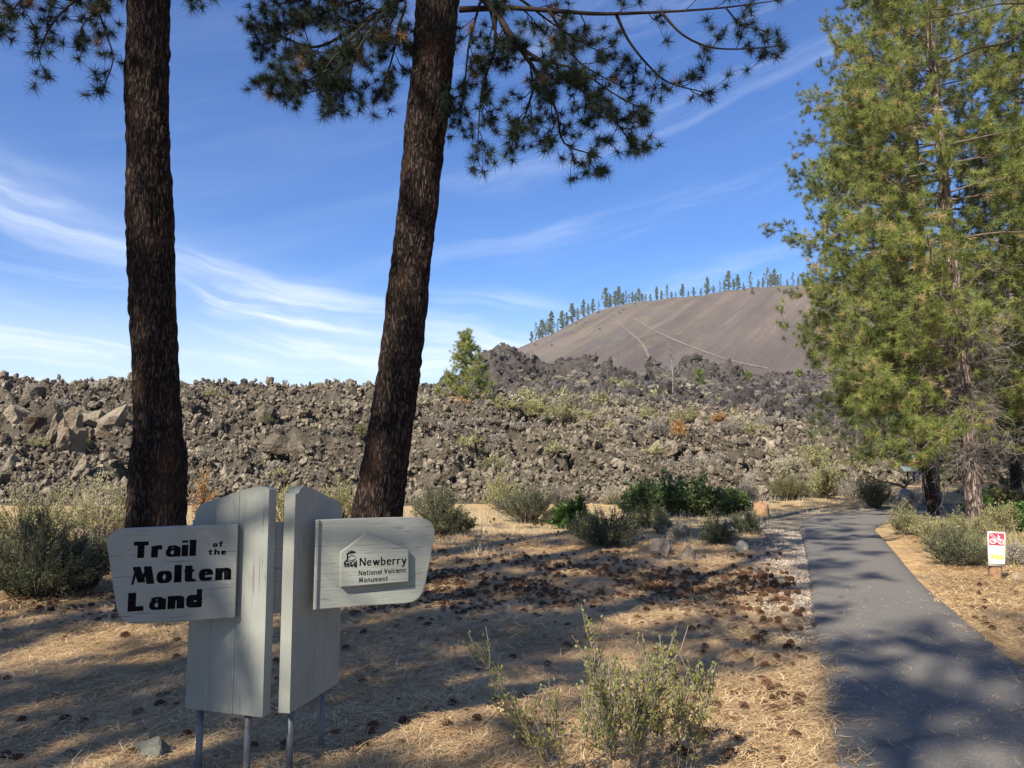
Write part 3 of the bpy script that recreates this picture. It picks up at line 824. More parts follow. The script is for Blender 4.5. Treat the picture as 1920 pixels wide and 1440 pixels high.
cl, rd = px_trunk(rowsM, 9.6)
base = cl[0] + (cl[0] - cl[2]) / (cl[0][2] - cl[2][2]) * (cl[0][2]) * .6
base[2] = 0
cl = [base * [1, 1, 0] + [0, 0, -.15], base] + cl; rd = [rd[0] * 1.16, rd[0] * 1.12] + rd
top = cl[-1]
for h, dx, r in ((10, .45, .22), (14, .9, .15), (18, 1.1, .05)): cl.append(np.array([top[0] + dx, 9.6 + dx * .3, h])); rd.append(r)
T2 = empty('pine_tree', (0, 0, 0), 0, 'leaning dark pine trunk with low drooping limbs behind the monument board', 'pine tree')
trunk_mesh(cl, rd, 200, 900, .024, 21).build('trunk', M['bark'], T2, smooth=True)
clB = np.array(cl)

def px_limb(tree, pts, r0, n_sub, sub_len, K=70, dead=.018, n_twig=3, first=.12, up=.45, droop=.3, twig_len=.34, ang=.9, L=.15, gap=.3, flat=.8):
    P = catmull(np.array([at(x, y, Y) for x, y, Y in pts]), 5)
    wd, nd = MB(), MB()
    limb_system(wd, nd, P, r0, int(n_sub * 1.35), sub_len * .72, ang, K + 20, L, .0052, n_twig, twig_len * .8, first, dead, up, droop, .006, .05, .8, 6, gap, flat)
    b = wd.build('branch', M['twig'], tree); nd.build('needles', M['needle_shaded'], b)
# middle tree, right side: long level limb
px_limb(T2, [(862, 18, 9.55), (960, 15, 9.3), (1060, 22, 9.1), (1130, 26, 9.0), (1250, 22, 8.8), (1360, 14, 8.7), (1462, 0, 8.6)], .042, 6, .5, n_twig=2, droop=.1)
px_limb(T2, [(1156, 28, 9.0), (1178, 75, 9.0), (1215, 122, 8.95), (1255, 155, 8.9), (1332, 176, 8.9)], .022, 6, .42, n_twig=2, first=.35, droop=.2)
px_limb(T2, [(1240, 24, 8.8), (1280, 65, 8.8), (1330, 88, 8.8), (1390, 92, 8.8), (1468, 86, 8.8)], .018, 6, .40, n_twig=2, first=.3, droop=.2)
px_limb(T2, [(1360, 14, 8.7), (1390, 45, 8.7), (1440, 60, 8.6)], .012, 3, .3, n_twig=1, droop=.1)
# thick drooping limb and its forks
px_limb(T2, [(858, -40, 9.5), (920, 12, 9.2), (962, 72, 9.0), (1008, 140, 8.8), (1042, 205, 8.7), (1058, 268, 8.7), (1120, 292, 8.7)], .06, 15, .85, n_twig=4, droop=.4)
px_limb(T2, [(975, 90, 9.0), (1040, 130, 8.8), (1110, 185, 8.7), (1160, 235, 8.7), (1192, 288, 8.7)], .028, 11, .6, n_twig=4, droop=.35)
px_limb(T2, [(990, 110, 9.0), (1080, 130, 8.9), (1150, 175, 8.9), (1220, 212, 8.9)], .022, 9, .5, n_twig=3)
px_limb(T2, [(930, 30, 9.2), (925, 100, 9.2), (905, 160, 9.2), (898, 230, 9.2), (896, 285, 9.2)], .02, 10, .5, n_twig=3)
px_limb(T2, [(900, 5, 9.3), (880, 80, 9.3), (872, 150, 9.3), (862, 235, 9.3)], .02, 9, .45, n_twig=3)
px_limb(T2, [(1008, 140, 8.8), (990, 200, 8.9), (975, 240, 8.9), (960, 262, 8.9)], .02, 8, .5, n_twig=3)
px_limb(T2, [(1030, 20, 9.1), (1065, 80, 9.0), (1090, 120, 9.0), (1170, 165, 9.0)], .02, 8, .5, n_twig=3, dead=.07)
px_limb(T2, [(880, -30, 9.8), (960, -10, 10), (1030, 40, 10.1), (1075, 70, 10.2), (1130, 100, 10.2)], .03, 9, .6, n_twig=3, dead=.09)
# left side mass
px_limb(T2, [(790, -20, 9.7), (720, 15, 9.8), (650, 62, 9.9), (590, 88, 9.9), (530, 70, 9.9), (465, 50, 9.9)], .045, 11, .7, n_twig=4)
px_limb(T2, [(785, -40, 9.4), (715, 30, 9.2), (668, 100, 9.1), (655, 150, 9.1), (640, 190, 9.1)], .04, 13, .65, n_twig=4)
px_limb(T2, [(700, 30, 9.5), (640, 90, 9.4), (580, 150, 9.4), (500, 150, 9.4)], .03, 13, .6, n_twig=4)
px_limb(T2, [(740, -20, 9.9), (640, 10, 9.8), (560, 50, 9.8), (500, 95, 9.8)], .03, 12, .6, n_twig=4)
px_limb(T2, [(660, -10, 9.6), (590, -5, 9.6), (520, 8, 9.6), (488, 18, 9.6)], .02, 8, .4, n_twig=3)
px_limb(T2, [(760, 10, 9.6), (745, 60, 9.6), (735, 110, 9.6), (715, 170, 9.6)], .025, 10, .45, n_twig=4)
px_limb(T2, [(650, 80, 9.2), (610, 130, 9.2), (600, 165, 9.2), (560, 178, 9.2)], .02, 9, .5, n_twig=4)
# left tree
px_limb(T1, [(262, -120, 8.5), (140, 0, 8.2), (110, 30, 8.1), (88, 62, 8.0), (72, 104, 8.0)], .028, 7, .42, n_twig=2, droop=.3)
px_limb(T1, [(250, -60, 8.4), (190, 8, 8.3), (198, 60, 8.2), (212, 110, 8.2), (193, 168, 8.2)], .016, 6, .26, n_twig=2, twig_len=.25)
px_limb(T1, [(140, 0, 8.2), (60, -10, 8.0), (20, 20, 7.9), (-20, 40, 7.9)], .022, 8, .5, n_twig=3)
px_limb(T1, [(250, -40, 8.6), (205, 0, 8.7), (170, 30, 8.7), (150, 60, 8.7), (158, 95, 8.7)], .016, 6, .3, n_twig=2)
px_limb(T1, [(255, -70, 8.6), (180, -30, 8.6), (60, -30, 8.4), (-60, 0, 8.3)], .03, 9, .55, n_twig=3)
px_limb(T1, [(310, -60, 8.5), (345, -25, 8.4), (375, -10, 8.4), (400, -6, 8.4)], .014, 4, .2, n_twig=1)
# crowns above the frame
def crown_above(tree, cl, z0, z1, rmax, nb, K=34, low=1.0):
    wd, nd = MB(), MB()
    for k in range(nb):
        z = z0 + (z1 - z0) * (k + rng.random()) / nb; f = (z - z0) / (z1 - z0); a = k * 2.4 + rng.normal(0, .3)
        P = bend([np.interp(z, cl[:, 2], cl[:, 0]), np.interp(z, cl[:, 2], cl[:, 1]), z], [math.cos(a), math.sin(a), .12 + .5 * f], rmax * (1 - f * .75) * rng.uniform(.7, 1.1), .3, .06, 7, .08)
        limb_system(wd, nd, P, .045 * (1 - f) + .015, 10, .9, .9, K, .15, .012, 3, .4, .25, .03, .4, .1, .006, .05, .8, 4, .4)
    b = wd.build('crown_branches', M['twig'], tree, kind='stuff'); nd.build('crown', M['needle_shaded'], tree)
crown_above(T2, clB, 8.2, 17.6, 3.4, 34)
crown_above(T1, clA, 8.5, 16.6, 3.0, 30)

# --- pines on the right
b = gnd(1830, 978)
def radA(f): return 4.0 * (min(1, .80 + 1.3 * f)) * (1 - max(0, f - .12)) ** .62
pine('pine_tree', 'large sunlit pine with a tall pale trunk beside the bend of the path', (b[0], b[1], 0), 18.5, .18, 2.7, radA, 150, (-.5, .3), 44, .2, .012, 'needle', 'bark_grey', 'twig_mid', 10, 4, dead0=120, dead=.07, skirt=5.4, face=.55, az_bias=(R(205), .35), lo=.25)
b = gnd(1753, 966)
pine('pine_tree', 'slender dark leaning pine trunk left of the pale pine trunk', (b[0], b[1], 0), 14, .115, 3.3, lambda f: 3.6 * (1 - f) ** .7 * min(1, .6 + 2 * f), 75, (-1.0, .3), 44, .2, .0125, 'needle', 'bark', 'twig_mid', 10, 3, dead0=9, dead=.07, skirt=5.0, az_bias=(R(200), .45), bow=-.25)
pine('pine_tree', 'grey-green open-crowned pine rising behind the sunlit pine', (14.6, 27, 0), 25, .26, 4.5, lambda f: 5.4 * (1 - f) ** .55 * min(1, .75 + f), 110, (0, 0), 36, .2, .016, 'needle_blue', 'bark_grey', 'twig_mid', 12, 4, dead=.05)
pine('pine_tree', 'dense pine with a dark shaded crown at the right edge of the picture', (15.6, 20.5, 0), 20, .22, 3.2, lambda f: 4.2 * (1 - f) ** .6, 125, (0, 0), 38, .2, .015, 'needle', 'bark_grey', 'twig_mid', 9, 3, dead0=26)
for (x, y, h, r, nb, lab) in [(20.5, 30, 19, 4.2, 60, 'shaded pine standing behind the pale pine trunk'), (26, 40, 18, 4.5, 55, 'far pine closing the gap between the two right-hand trunks'), (31, 44, 17, 4.5, 50, 'far pine behind the rider at the right'), (27.5, 57, 9, 3, 40, 'distant pine to the left of the information panel'), (30.5, 58, 16, 5.0, 45, 'distant pine directly behind the information panel'), (38, 58, 18, 5, 45, 'farthest dark pine seen through the right-hand trunks'), (25, 26, 18, 4, 50, 'pine crown at the far right margin')]:
    pine('pine_tree', lab, (x, y, 0), h, .22, 1.0, lambda f, r=r: r * (1 - f) ** .6, nb + 25, (0, 0), 26, .24, .028, 'needle_shaded' if y < 35 else 'needle_blue', 'bark', 'twig_mid', 7, 3, trunk_kw=dict(sides=10, nz=40, relief=.01))
# near pine out of frame on the right whose low limb crosses the picture
T3 = pine('pine_tree', 'pine at the right whose dark bare limb hangs into the picture', (11.2, 12.2, 0), 19, .26, 8.6, lambda f: 2.8 * (1 - f) ** .5, 22, (0, 0), 24, .17, .012, 'needle_shaded', 'bark', 'twig', 7, 3)
def limb3(pts, r0, ns, sl):
    wd, nd = MB(), MB(); P = catmull(np.array([at(x, y, Y) for x, y, Y in pts]), 5) - np.array([11.2, 12.2, 0])
    limb_system(wd, nd, P, r0, ns, sl, .8, 26, .14, .006, 2, .3, .2, .05, .3, .2, .005, .15, .7, 5, .1)
    bb = wd.build('branch', M['twig'], T3); nd.build('needles', M['needle'], bb)
limb3([(2090, -60, 12.2), (1990, 20, 12), (1925, 58, 11.9), (1880, 82, 11.8), (1830, 92, 11.8), (1775, 122, 11.8), (1725, 158, 11.8), (1682, 166, 11.8)], .04, 7, .45)
limb3([(2090, -110, 12.2), (1960, -5, 12), (1870, 8, 11.9), (1800, 25, 11.9), (1742, 34, 11.9), (1712, 15, 11.9)], .025, 6, .4)

# --- pines behind and left of the viewer: out of frame, they shade the foreground
SH = [(-5.2, -4.6, 17, 6.0, 3.4, 26), (-10.5, -3.0, 18, 5.0, 3.6, 26), (-3.0, -11.5, 20, 6.0, 3.6, 26), (-12.5, -12.5, 21, 6.5, 3.9, 26), (-7.8, -9.5, 19, 5.5, 3.6, 24), (-17, -5, 19, 5, 3.8, 22), (1.8, -15.5, 20, 7, 3.4, 22), (-1.2, -6.2, 13.5, 5.2, 2.4, 16), (-3.0, -2.5, 15, 6.5, 2.9, 4)]
SHP = {0: (-13.2, -4.6, 3.14), 1: (-11.5, -3.5, 4.71), 2: (-6.5, -3.5, 4.71), 3: (-14.0, -12.5, 1.57), 4: (-8.3, -2.5, 3.14), 5: (-10.5, -7.5, 0), 6: (-8.7, -13.5, 3.14), 7: (-9.2, -6.2, 0), 8: (-6.5, -9.0, 0)}
for k, (x, y, h, c0, r, nb) in enumerate(SH):
    rng = np.random.default_rng(900 + k)
    x, y, rz_ = SHP.get(k, (x, y, 0))
    rt = pine('pine_tree', 'tall pine standing behind the viewpoint, ' + ('nearest the sign', 'far to the left', 'behind the path', 'in the back row', 'in the middle of the stand', 'at the outer left', 'at the right end', 'small and young', 'open and sparse')[k], (x, y, 0), h, .24, c0, lambda f, r=r: r * (1 - f) ** .5, nb + 12, (0, 0), 20, .22, .034, 'needle_shaded', 'bark', 'twig', 7, 3, trunk_kw=dict(sides=12, nz=40, relief=.01))
    rt.rotation_euler = (0, 0, rz_)
rng = np.random.default_rng(77)

# --- small pine on the lava, saplings, dead tree, ridge conifers
q = surf(872, 748, 30, 60)
sp = pine('pine_tree', 'bushy young pine growing on top of the lava left of the crags', (q[0], q[1], q[2] - .3), 4.4, .08, .1, lambda f: 2.0 * (1 - f) ** .95, 46, (.1, 0), 20, .22, .026, 'needle', 'bark_grey', 'twig_mid', 9, 4, trunk_kw=dict(sides=8, nz=20, relief=.005), up=.9, sub_len=.8, lo=.35)
for (px, py, hpx, lab) in [(1312, 727, 42, 'small green sapling at the foot of the right-hand crag'), (1403, 700, 20, 'tiny bright sapling right of the crags'), (1163, 722, 18, 'tiny sapling left of the pair below the crags'), (1184, 722, 16, 'tiny sapling right of the pair below the crags'), (1498, 702, 16, 'tiny sapling at the right end of the far lava')]:
    q = surf(px, py, 60, 150); h = hpx / FPX * q[1]
    pine('pine_tree', lab, (q[0], q[1], q[2] - .2), h, .08, .05, lambda f, h=h: h * .33 * (1 - f) ** .7, 26, (0, 0), 9, .3, .07, 'needle', 'bark_grey', 'twig_mid', 5, 2, trunk_kw=dict(sides=6, nz=10, relief=.004), sub_len=.5)
q = surf(1262, 757, 45, 80); sc_ = q[1] / FPX
dt = empty('dead_tree', (q[0], q[1], q[2] - .2), 0, 'bare grey dead tree standing on the lava in front of the butte', 'dead tree')
w = MB(); Hh = 118 * sc_
w.tube(np.array([[0, 0, 0], [.05, 0, Hh * .4], [-.05, 0, Hh * .75], [-.1, 0, Hh]]), [.10, .075, .045, .015], 7); w.build('trunk', M['twig_grey'], dt)
w = MB()
for k in range(34):
    z = Hh * rng.uniform(.22, .97); a = rng.uniform(0, 6.28)
    P = bend([0, 0, z], [math.cos(a), math.sin(a), .35], (Hh - z) * .35 + .35, .1, .0, 6, .15)
    limb_system(w, None, P, .025, 4, .45, .8, 0, 0, 0, 2, .25, .2, 0, .2, .05, .01, sides=3)
w.build('bare_branches', M['twig_grey'], dt, kind='stuff')

def conifer_mesh(seed, sparse=False):
    r = np.random.default_rng(seed); mb = MB()
    c0 = r.uniform(.01, .09); wmax = r.uniform(.22, .32); pk = r.uniform(.12, .4); nbr = 56 if not sparse else 30
    for k in range(nbr):
        f = (k + r.random()) / nbr; z = c0 + (1 - c0) * f
        R_ = wmax * (min(1, .45 + f / pk * .55) if f < pk else ((1 - f) / (1 - pk)) ** .8) + .012
        a = r.uniform(0, 6.28); L_ = R_ * r.uniform(.45, 1.25); d = np.array([math.cos(a), math.sin(a), r.uniform(-.15, .35)])
        for j in range(10):
            t = r.uniform(.1, 1); c = d * L_ * t + [0, 0, z] + r.normal(0, .014, 3); q = r.normal(size=(3, 3)) * (.036 if not sparse else .028)
            mb.add(c + q, [[0, 1, 2]], None, r.random())
    return mb.mesh('crown')
CM = [conifer_mesh(5 + k, k % 4 == 3) for k in range(12)]
for q in CM: q.materials.append(M['needle_far'])
tm = MB(); tm.tube(np.array([[0, 0, -.05], [0, 0, .5], [0, 0, .96]]), [.016, .011, .003], 6); TM = tm.mesh('trunk'); TM.materials.append(M['bark_grey'])
FT = [(997, 660, 22, 0), (1005, 657, 36, 3), (1017, 654, 36, 0), (1024, 650, 30, 3), (1034, 646, 44, 1), (1054, 630, 36, 2), (1074, 617, 38, 0), (1095, 606, 34, 1), (1113, 597, 28, 2), (1137, 585, 40, 0), (1155, 580, 30, 1), (1162, 578, 38, 2), (1176, 572, 28, 3), (1188, 568, 22, 1), (1200, 566, 26, 0), (1213, 562, 14, 2), (1234, 557, 26, 1), (1254, 553, 28, 3), (1270, 551, 10, 2), (1283, 549, 26, 0), (1304, 547, 18, 2), (1330, 542, 34, 1), (1354, 540, 22, 3), (1371, 537, 38, 0), (1388, 536, 30, 2), (1413, 530, 32, 3), (1436, 528, 20, 2), (1445, 528, 38, 3), (1458, 528, 34, 1), (1470, 527, 24, 3), (1493, 525, 28, 3), (1411, 552, 16, 0), (1519, 560, 42, 1), (1395, 545, 14, 2), (1510, 527, 22, 3), (1545, 526, 25, 1)]
where = ['at the foot of the left ridge of the butte', 'on the left ridge of the butte', 'on the shoulder of the butte', 'on the crest of the butte', 'at the right end of the butte crest']
def crest(px, py_guess):
    """skyline point of the butte on a picture column"""
    d = ray(px, 700); Y = np.linspace(300, 1100, 1600); X = d[0] / d[1] * Y; h = butte_h(X, Y)
    k = np.argmax((h - CAMH) / np.hypot(X, Y)); return np.array([X[k], Y[k], h[k]])
FT += [(px, 0, h, v) for px, h, v in ((1011, 24, 2), (1029, 26, 0), (1046, 22, 3), (1063, 26, 0), (1084, 24, 2), (1104, 22, 0), (1124, 20, 3), (1146, 26, 1), (1170, 24, 0), (1182, 20, 3), (1194, 18, 2), (1207, 16, 0), (1222, 14, 1), (1243, 18, 2), (1262, 12, 0), (1294, 12, 2), (1318, 14, 0), (1342, 16, 1), (1363, 20, 2), (1380, 22, 0), (1399, 14, 3), (1427, 16, 1), (1451, 26, 2), (1464, 22, 0), (1482, 14, 1), (1503, 16, 2), (1530, 20, 0))]
for k, (px, py, hpx, v) in enumerate(FT):
    q = surf(px, py, 300, 900, butte_h) if px in (1411, 1519, 1395) else crest(px, py)
    h = hpx / FPX * q[1] * .98
    lab = ('small', 'mid-sized', 'tall')[min(2, int(hpx // 13) - (hpx < 26) * 0 if hpx < 39 else 2) if hpx >= 13 else 0] + (' sparse' if v == 3 else ' dense') + ' conifer ' + where[min(4, int((px - 985) / 110))]
    rt = empty('conifer', q - [0, 0, .4], rng.uniform(0, 6), lab + ', number %d along the ridge from its left end' % (k + 1) if False else lab, 'conifer', 'conifers along the ridge of the butte')
    rt.scale = (h * rng.uniform(.85, 1.1),) * 2 + (h,)
    for me in (TM, CM[v + 4 * (k % 3)]):
        o = bpy.data.objects.new(me.name.split('.')[0], me); C.objects.link(o); o.parent = rt

# ------------------------------------------------------------------ shrubs
M['sage'] = m_leaf('grey_green_sage_leaves', [(0, (.045, .055, .028)), (.5, (.11, .125, .065)), (1, (.24, .25, .12))], .3)
M['yellow'] = m_leaf('yellow_rabbitbrush', [(0, (.14, .14, .055)), (.5, (.31, .29, .125)), (1, (.52, .47, .25))], .35)
M['greenleaf'] = m_leaf('glossy_green_leaves', [(0, (.025, .055, .012)), (.5, (.06, .13, .025)), (1, (.16, .27, .05))], .35, .55, .25)
M['manzanita'] = m_leaf('dark_leathery_leaves', [(0, (.018, .03, .010)), (.5, (.045, .072, .022)), (1, (.12, .16, .05))], .25, .4, .45)
M['orange'] = m_leaf('rusty_orange_leaves', [(0, (.25, .13, .05)), (1, (.55, .32, .12))], .3)
M['pale'] = m_leaf('pale_dry_grass', [(0, (.26, .22, .14)), (1, (.60, .54, .38))], .3)
M['olive'] = m_leaf('olive_shrub_leaves', [(0, (.05, .055, .02)), (.5, (.13, .13, .05)), (1, (.26, .24, .10))], .3)
M['greybrush'] = m_leaf('dry_grey_brush', [(0, (.13, .11, .085)), (1, (.36, .32, .26))], .2)
M['stem'] = m_plain('woody_shrub_stem', (.10, .08, .06), .9, .1, .4, 30)
M['stem_pale'] = m_plain('pale_shrub_stem', (.31, .26, .21), .85, .15, .3, 30)
def shrub_mb(w, h, stems, leaves, ls, seed, upright=.6, thin=.3, twigs=3, leafw=.35, bare=0.0, dome=True):
    """stems fan from the root, divide, and carry small leaves; unit metres"""
    r = np.random.default_rng(seed); wd, lf = MB(), MB(); LP, LD = [], []
    for k in range(stems):
        a = r.uniform(0, 6.28); f = math.sqrt(r.random()); 
        tip = np.array([math.cos(a) * w * .5 * f, math.sin(a) * w * .5 * f, h * (math.sqrt(max(.05, 1 - f * f * .85)) if dome else 1) * r.uniform(.5, 1.02) * (.72 + .5 * float(vn3(np.array([math.cos(a) * f * 2 + seed]), np.array([math.sin(a) * f * 2.]), np.array([.3]), seed)[0]))])
        p0 = np.array([math.cos(a) * w * .08 * f, math.sin(a) * w * .08 * f, -.02])
        c = p0 * .5 + tip * .5; c[:2] *= (1.25 - .5 * upright); c[2] *= 1.0 + .15 * (1 - upright)
        t = np.linspace(0, 1, 6)[:, None]; P = (1 - t) ** 2 * p0 + 2 * t * (1 - t) * c + t * t * tip + r.normal(0, h * .018, (6, 3)) * t
        wd.tube(P, np.linspace(.010, .003, 6) * (h / .8) ** .5 * (thin / .3), 3, cap=False)
        for j in range(twigs):
            i = r.integers(2, 5); d = unit(P[i + 1] - P[i] + r.normal(0, .5, 3) * h * .12 + [0, 0, h * .03]); L_ = h * r.uniform(.12, .3)
            Q = np.array([P[i], P[i] + d * L_ * .5 + r.normal(0, .01, 3), P[i] + d * L_ + [0, 0, L_ * .1]])
            wd.tube(Q, [.004, .003, .002], 3, cap=False)
            n_ = max(1, int(leaves / stems / (twigs + 1)))
            tt = r.uniform(.15, 1, n_)[:, None]; LP.append(Q[0] + (Q[2] - Q[0]) * tt); LD.append(np.repeat(d[None], n_, 0))
        n_ = max(1, int(leaves / stems / (twigs + 1))); tt = r.uniform(.35 + bare, 1, n_)
        pp = np.stack([np.interp(tt * 5, np.arange(6), P[:, i]) for i in range(3)], -1); LP.append(pp); LD.append(np.repeat(unit(P[-1] - P[3])[None], n_, 0))
    LP = np.concatenate(LP); LD = np.concatenate(LD); N = len(LP)
    d = unit_rows(LD * .8 + r.normal(0, .6, (N, 3)) * .8 + [0, 0, .25]); s_ = unit_rows(np.cross(d, r.normal(size=(N, 3))))
    LL = ls * r.uniform(.6, 1.3, (N, 1)); LP = LP + r.normal(0, ls * .5, (N, 3))
    v = np.stack([LP, LP + d * LL * .5 + s_ * LL * leafw, LP + d * LL, LP + d * LL * .5 - s_ * LL * leafw], 1).reshape(-1, 3)
    k = np.arange(N)[:, None] * 4
    clump = np.clip(vn3(LP[:, 0] * 5 + seed, LP[:, 1] * 5, LP[:, 2] * 5, seed) * .7 + r.random(N) * .35, 0, 1)
    lf.add(v, None, k + np.array([[0, 1, 2, 3]]), np.repeat(clump, 4))
    return wd, lf
def unit_rows(a): return a / (np.linalg.norm(a, axis=1)[:, None] + 1e-9)
SEED = [500]
def shrub(px, py, wpx, hpx, kind, label, stems=60, leaves=3500, ls=.035, upright=.6, stem='stem', Yd=None, leafw=.3, cat='shrub', name='shrub', base=None, twigs=3, bare=0., group=None, lava=False, thin=.3):
    SEED[0] += 1
    q = surf(px, py, 26, 110) if lava else (gnd(px, py) if base is None else np.array(base))
    sc_ = q[1] / FPX
    wd, lf = shrub_mb(wpx * sc_, hpx * sc_ * 1.08, stems, int(leaves * 1.7), ls * 1.1, SEED[0], upright, thin, twigs, leafw, bare)
    rt = empty(name, q - [0, 0, .03], 0, label, cat, group)
    kid(rt, wd.build('stems', M[stem], rt)); kid(rt, lf.build('foliage', M[kind], rt))
    return rt
# left side
shrub(70, 1118, 232, 140, 'sage', 'big grey-green sage shrub at the left edge beside the name board', 190, 15000, .030, .75, leafw=.16, twigs=5)
shrub(165, 1100, 120, 130, 'sage', 'grey-green sage shrub touching the left end of the name board', 80, 4500, .030, .7, leafw=.16, twigs=4)
shrub(55, 1035, 200, 130, 'yellow', 'yellow flowering brush behind the big sage shrub', 110, 5500, .035, .8, leafw=.25, twigs=4)
shrub(185, 1010, 150, 115, 'yellow', 'pale yellow-green airy brush left of the straight pine trunk', 80, 2600, .04, .6, 'stem_pale', twigs=4)
shrub(210, 1000, 110, 45, 'greybrush', 'low tangle of dry grey brush at the foot of the straight pine', 60, 800, .04, .3, 'stem_pale')
shrub(378, 985, 40, 100, 'orange', 'rusty yellow brush right of the straight pine trunk', 30, 900, .04, .9)
shrub(540, 990, 130, 85, 'yellow', 'yellow-green brush seen between the sign uprights', 70, 2600, .04, .8)
shrub(640, 975, 100, 80, 'yellow', 'yellow brush behind the right-hand upright of the sign', 60, 2200, .04, .8)
shrub(440, 985, 90, 60, 'sage', 'grey-green brush behind the top of the left-hand upright', 40, 1500, .04, .7)
# middle ground
shrub(822, 1006, 120, 100, 'sage', 'dark blue-green sage shrub right of the leaning pine trunk', 110, 7000, .035, .7, leafw=.18, twigs=4)
shrub(860, 1000, 70, 50, 'olive', 'low olive sage beside the dark blue-green sage', 50, 2000, .035, .6)
shrub(945, 955, 90, 65, 'yellow', 'yellow brush behind the dark grey sage', 60, 2400, .045, .75)
shrub(992, 980, 140, 78, 'sage', 'dark grey sage shrub in front of the yellow brush', 110, 5500, .04, .65, leafw=.2, twigs=4)
shrub(1048, 950, 50, 60, 'greybrush', 'spiky grey brush between the dark sage and the bright green shrub', 40, 1000, .04, .8)
shrub(1072, 993, 84, 60, 'greenleaf', 'bright green leafy shrub in the middle ground', 60, 3600, .05, .6, leafw=.38)
shrub(1135, 1024, 150, 78, 'sage', 'broad sage shrub in front of the bright green shrub', 120, 6500, .032, .65, leafw=.18, twigs=4)
shrub(1085, 1012, 40, 45, 'yellow', 'small yellow-green tuft against the broad sage shrub', 30, 800, .03, .8)
shrub(1215, 990, 90, 45, 'olive', 'olive sage right of the broad sage shrub', 60, 2500, .035, .6)
shrub(1240, 1000, 50, 48, 'yellow', 'golden brush in front of the dark green shrub', 40, 1300, .035, .9)
shrub(1270, 1010, 70, 30, 'greybrush', 'flat grey dead brush in the middle ground', 50, 700, .03, .2, 'stem_pale')
for k, (px, py, w_, h_) in enumerate([(1205, 962, 95, 58), (1258, 966, 110, 76), (1318, 966, 110, 70), (1368, 964, 80, 48)]):
    shrub(px, py, w_, h_, 'manzanita', 'dark green manzanita thicket, ' + ('left end', 'tallest part left of centre', 'right of its centre', 'low right end')[k], 60, 4200, .075, .45, leafw=.36, group='dark green manzanita bushes at the lava foot')
shrub(1150, 947, 58, 42, 'pale', 'pale rounded dry grass clump left of the dark green manzanita', 90, 2200, .05, .8, leafw=.12)
shrub(1343, 1018, 80, 54, 'sage', 'left sage shrub of the pair beside the gravel', 70, 3200, .032, .7, leafw=.18)
shrub(1402, 1000, 70, 48, 'sage', 'right sage shrub of the pair beside the gravel', 70, 3000, .032, .7, leafw=.18)
shrub(1405, 950, 50, 60, 'greybrush', 'dry grey brush behind the cut stump', 50, 900, .05, .5, 'stem_pale')
shrub(1480, 938, 90, 58, 'olive', 'dense olive brown shrub at the foot of the lava beyond the path', 90, 4200, .05, .7, leafw=.2)
shrub(1548, 935, 90, 65, 'yellow', 'light yellow-green shrub above the bend of the path', 70, 3400, .06, .6)
shrub(1600, 938, 80, 45, 'greybrush', 'dry pale brush right of the light yellow-green shrub', 70, 1500, .05, .4, 'stem_pale')
shrub(1642, 952, 75, 66, 'olive', 'dark olive shrub where the path turns right', 80, 3600, .045, .7, leafw=.2)
shrub(1600, 900, 90, 36, 'yellow', 'golden low brush behind the bend of the path', 60, 2200, .07, .5)
shrub(1520, 880, 80, 35, 'yellow', 'tan brush on the toe of the lava', 50, 1600, .08, .5, lava=True)
shrub(1500, 915, 80, 40, 'pale', 'straw-coloured dry grass clump above the dense olive brown shrub', 60, 1800, .06, .8, leafw=.14)
shrub(1578, 912, 90, 42, 'pale', 'pale dry grass between the light yellow-green shrub and the dark olive shrub', 60, 1800, .06, .8, leafw=.14)
shrub(1440, 905, 70, 34, 'yellow', 'yellowish low brush at the lava foot left of the dense olive brown shrub', 50, 1600, .06, .7)
shrub(1668, 903, 80, 42, 'olive', 'dark undergrowth left of the information panel', 70, 3000, .09, .6)
shrub(1780, 901, 120, 46, 'olive', 'dark undergrowth behind the bicycle', 70, 3000, .09, .6)
# right of the path
shrub(1700, 1004, 70, 70, 'yellow', 'yellow-green grassy bush right of the path bend', 90, 3600, .035, .9, leafw=.14)
shrub(1755, 1022, 90, 62, 'yellow', 'yellow grass and brush below the dark leaning trunk', 90, 3600, .035, .9, leafw=.14)
shrub(1800, 1062, 120, 80, 'sage', 'silvery grey-green brush left of the small trail sign', 120, 5600, .028, .7, leafw=.2, twigs=4)
shrub(1815, 1010, 100, 50, 'yellow', 'tall yellow grass around the foot of the pale pine trunk', 90, 3400, .04, .95, leafw=.12)
shrub(1880, 1000, 80, 60, 'yellow', 'yellow brush behind the small trail sign', 80, 2800, .04, .8, leafw=.2)
shrub(1912, 1000, 55, 58, 'greenleaf', 'dark glossy green shrub at the right edge', 50, 2600, .06, .6, leafw=.38)
shrub(1908, 1058, 60, 40, 'greybrush', 'dry brush right of the small trail sign', 50, 1500, .03, .5, 'stem_pale')
shrub(1840, 968, 70, 42, 'greenleaf', 'green undershrub behind the pale pine trunk', 40, 2200, .07, .6, leafw=.36)
shrub(1880, 950, 90, 40, 'olive', 'dark olive brush beyond the path at the right', 50, 2200, .07, .6)
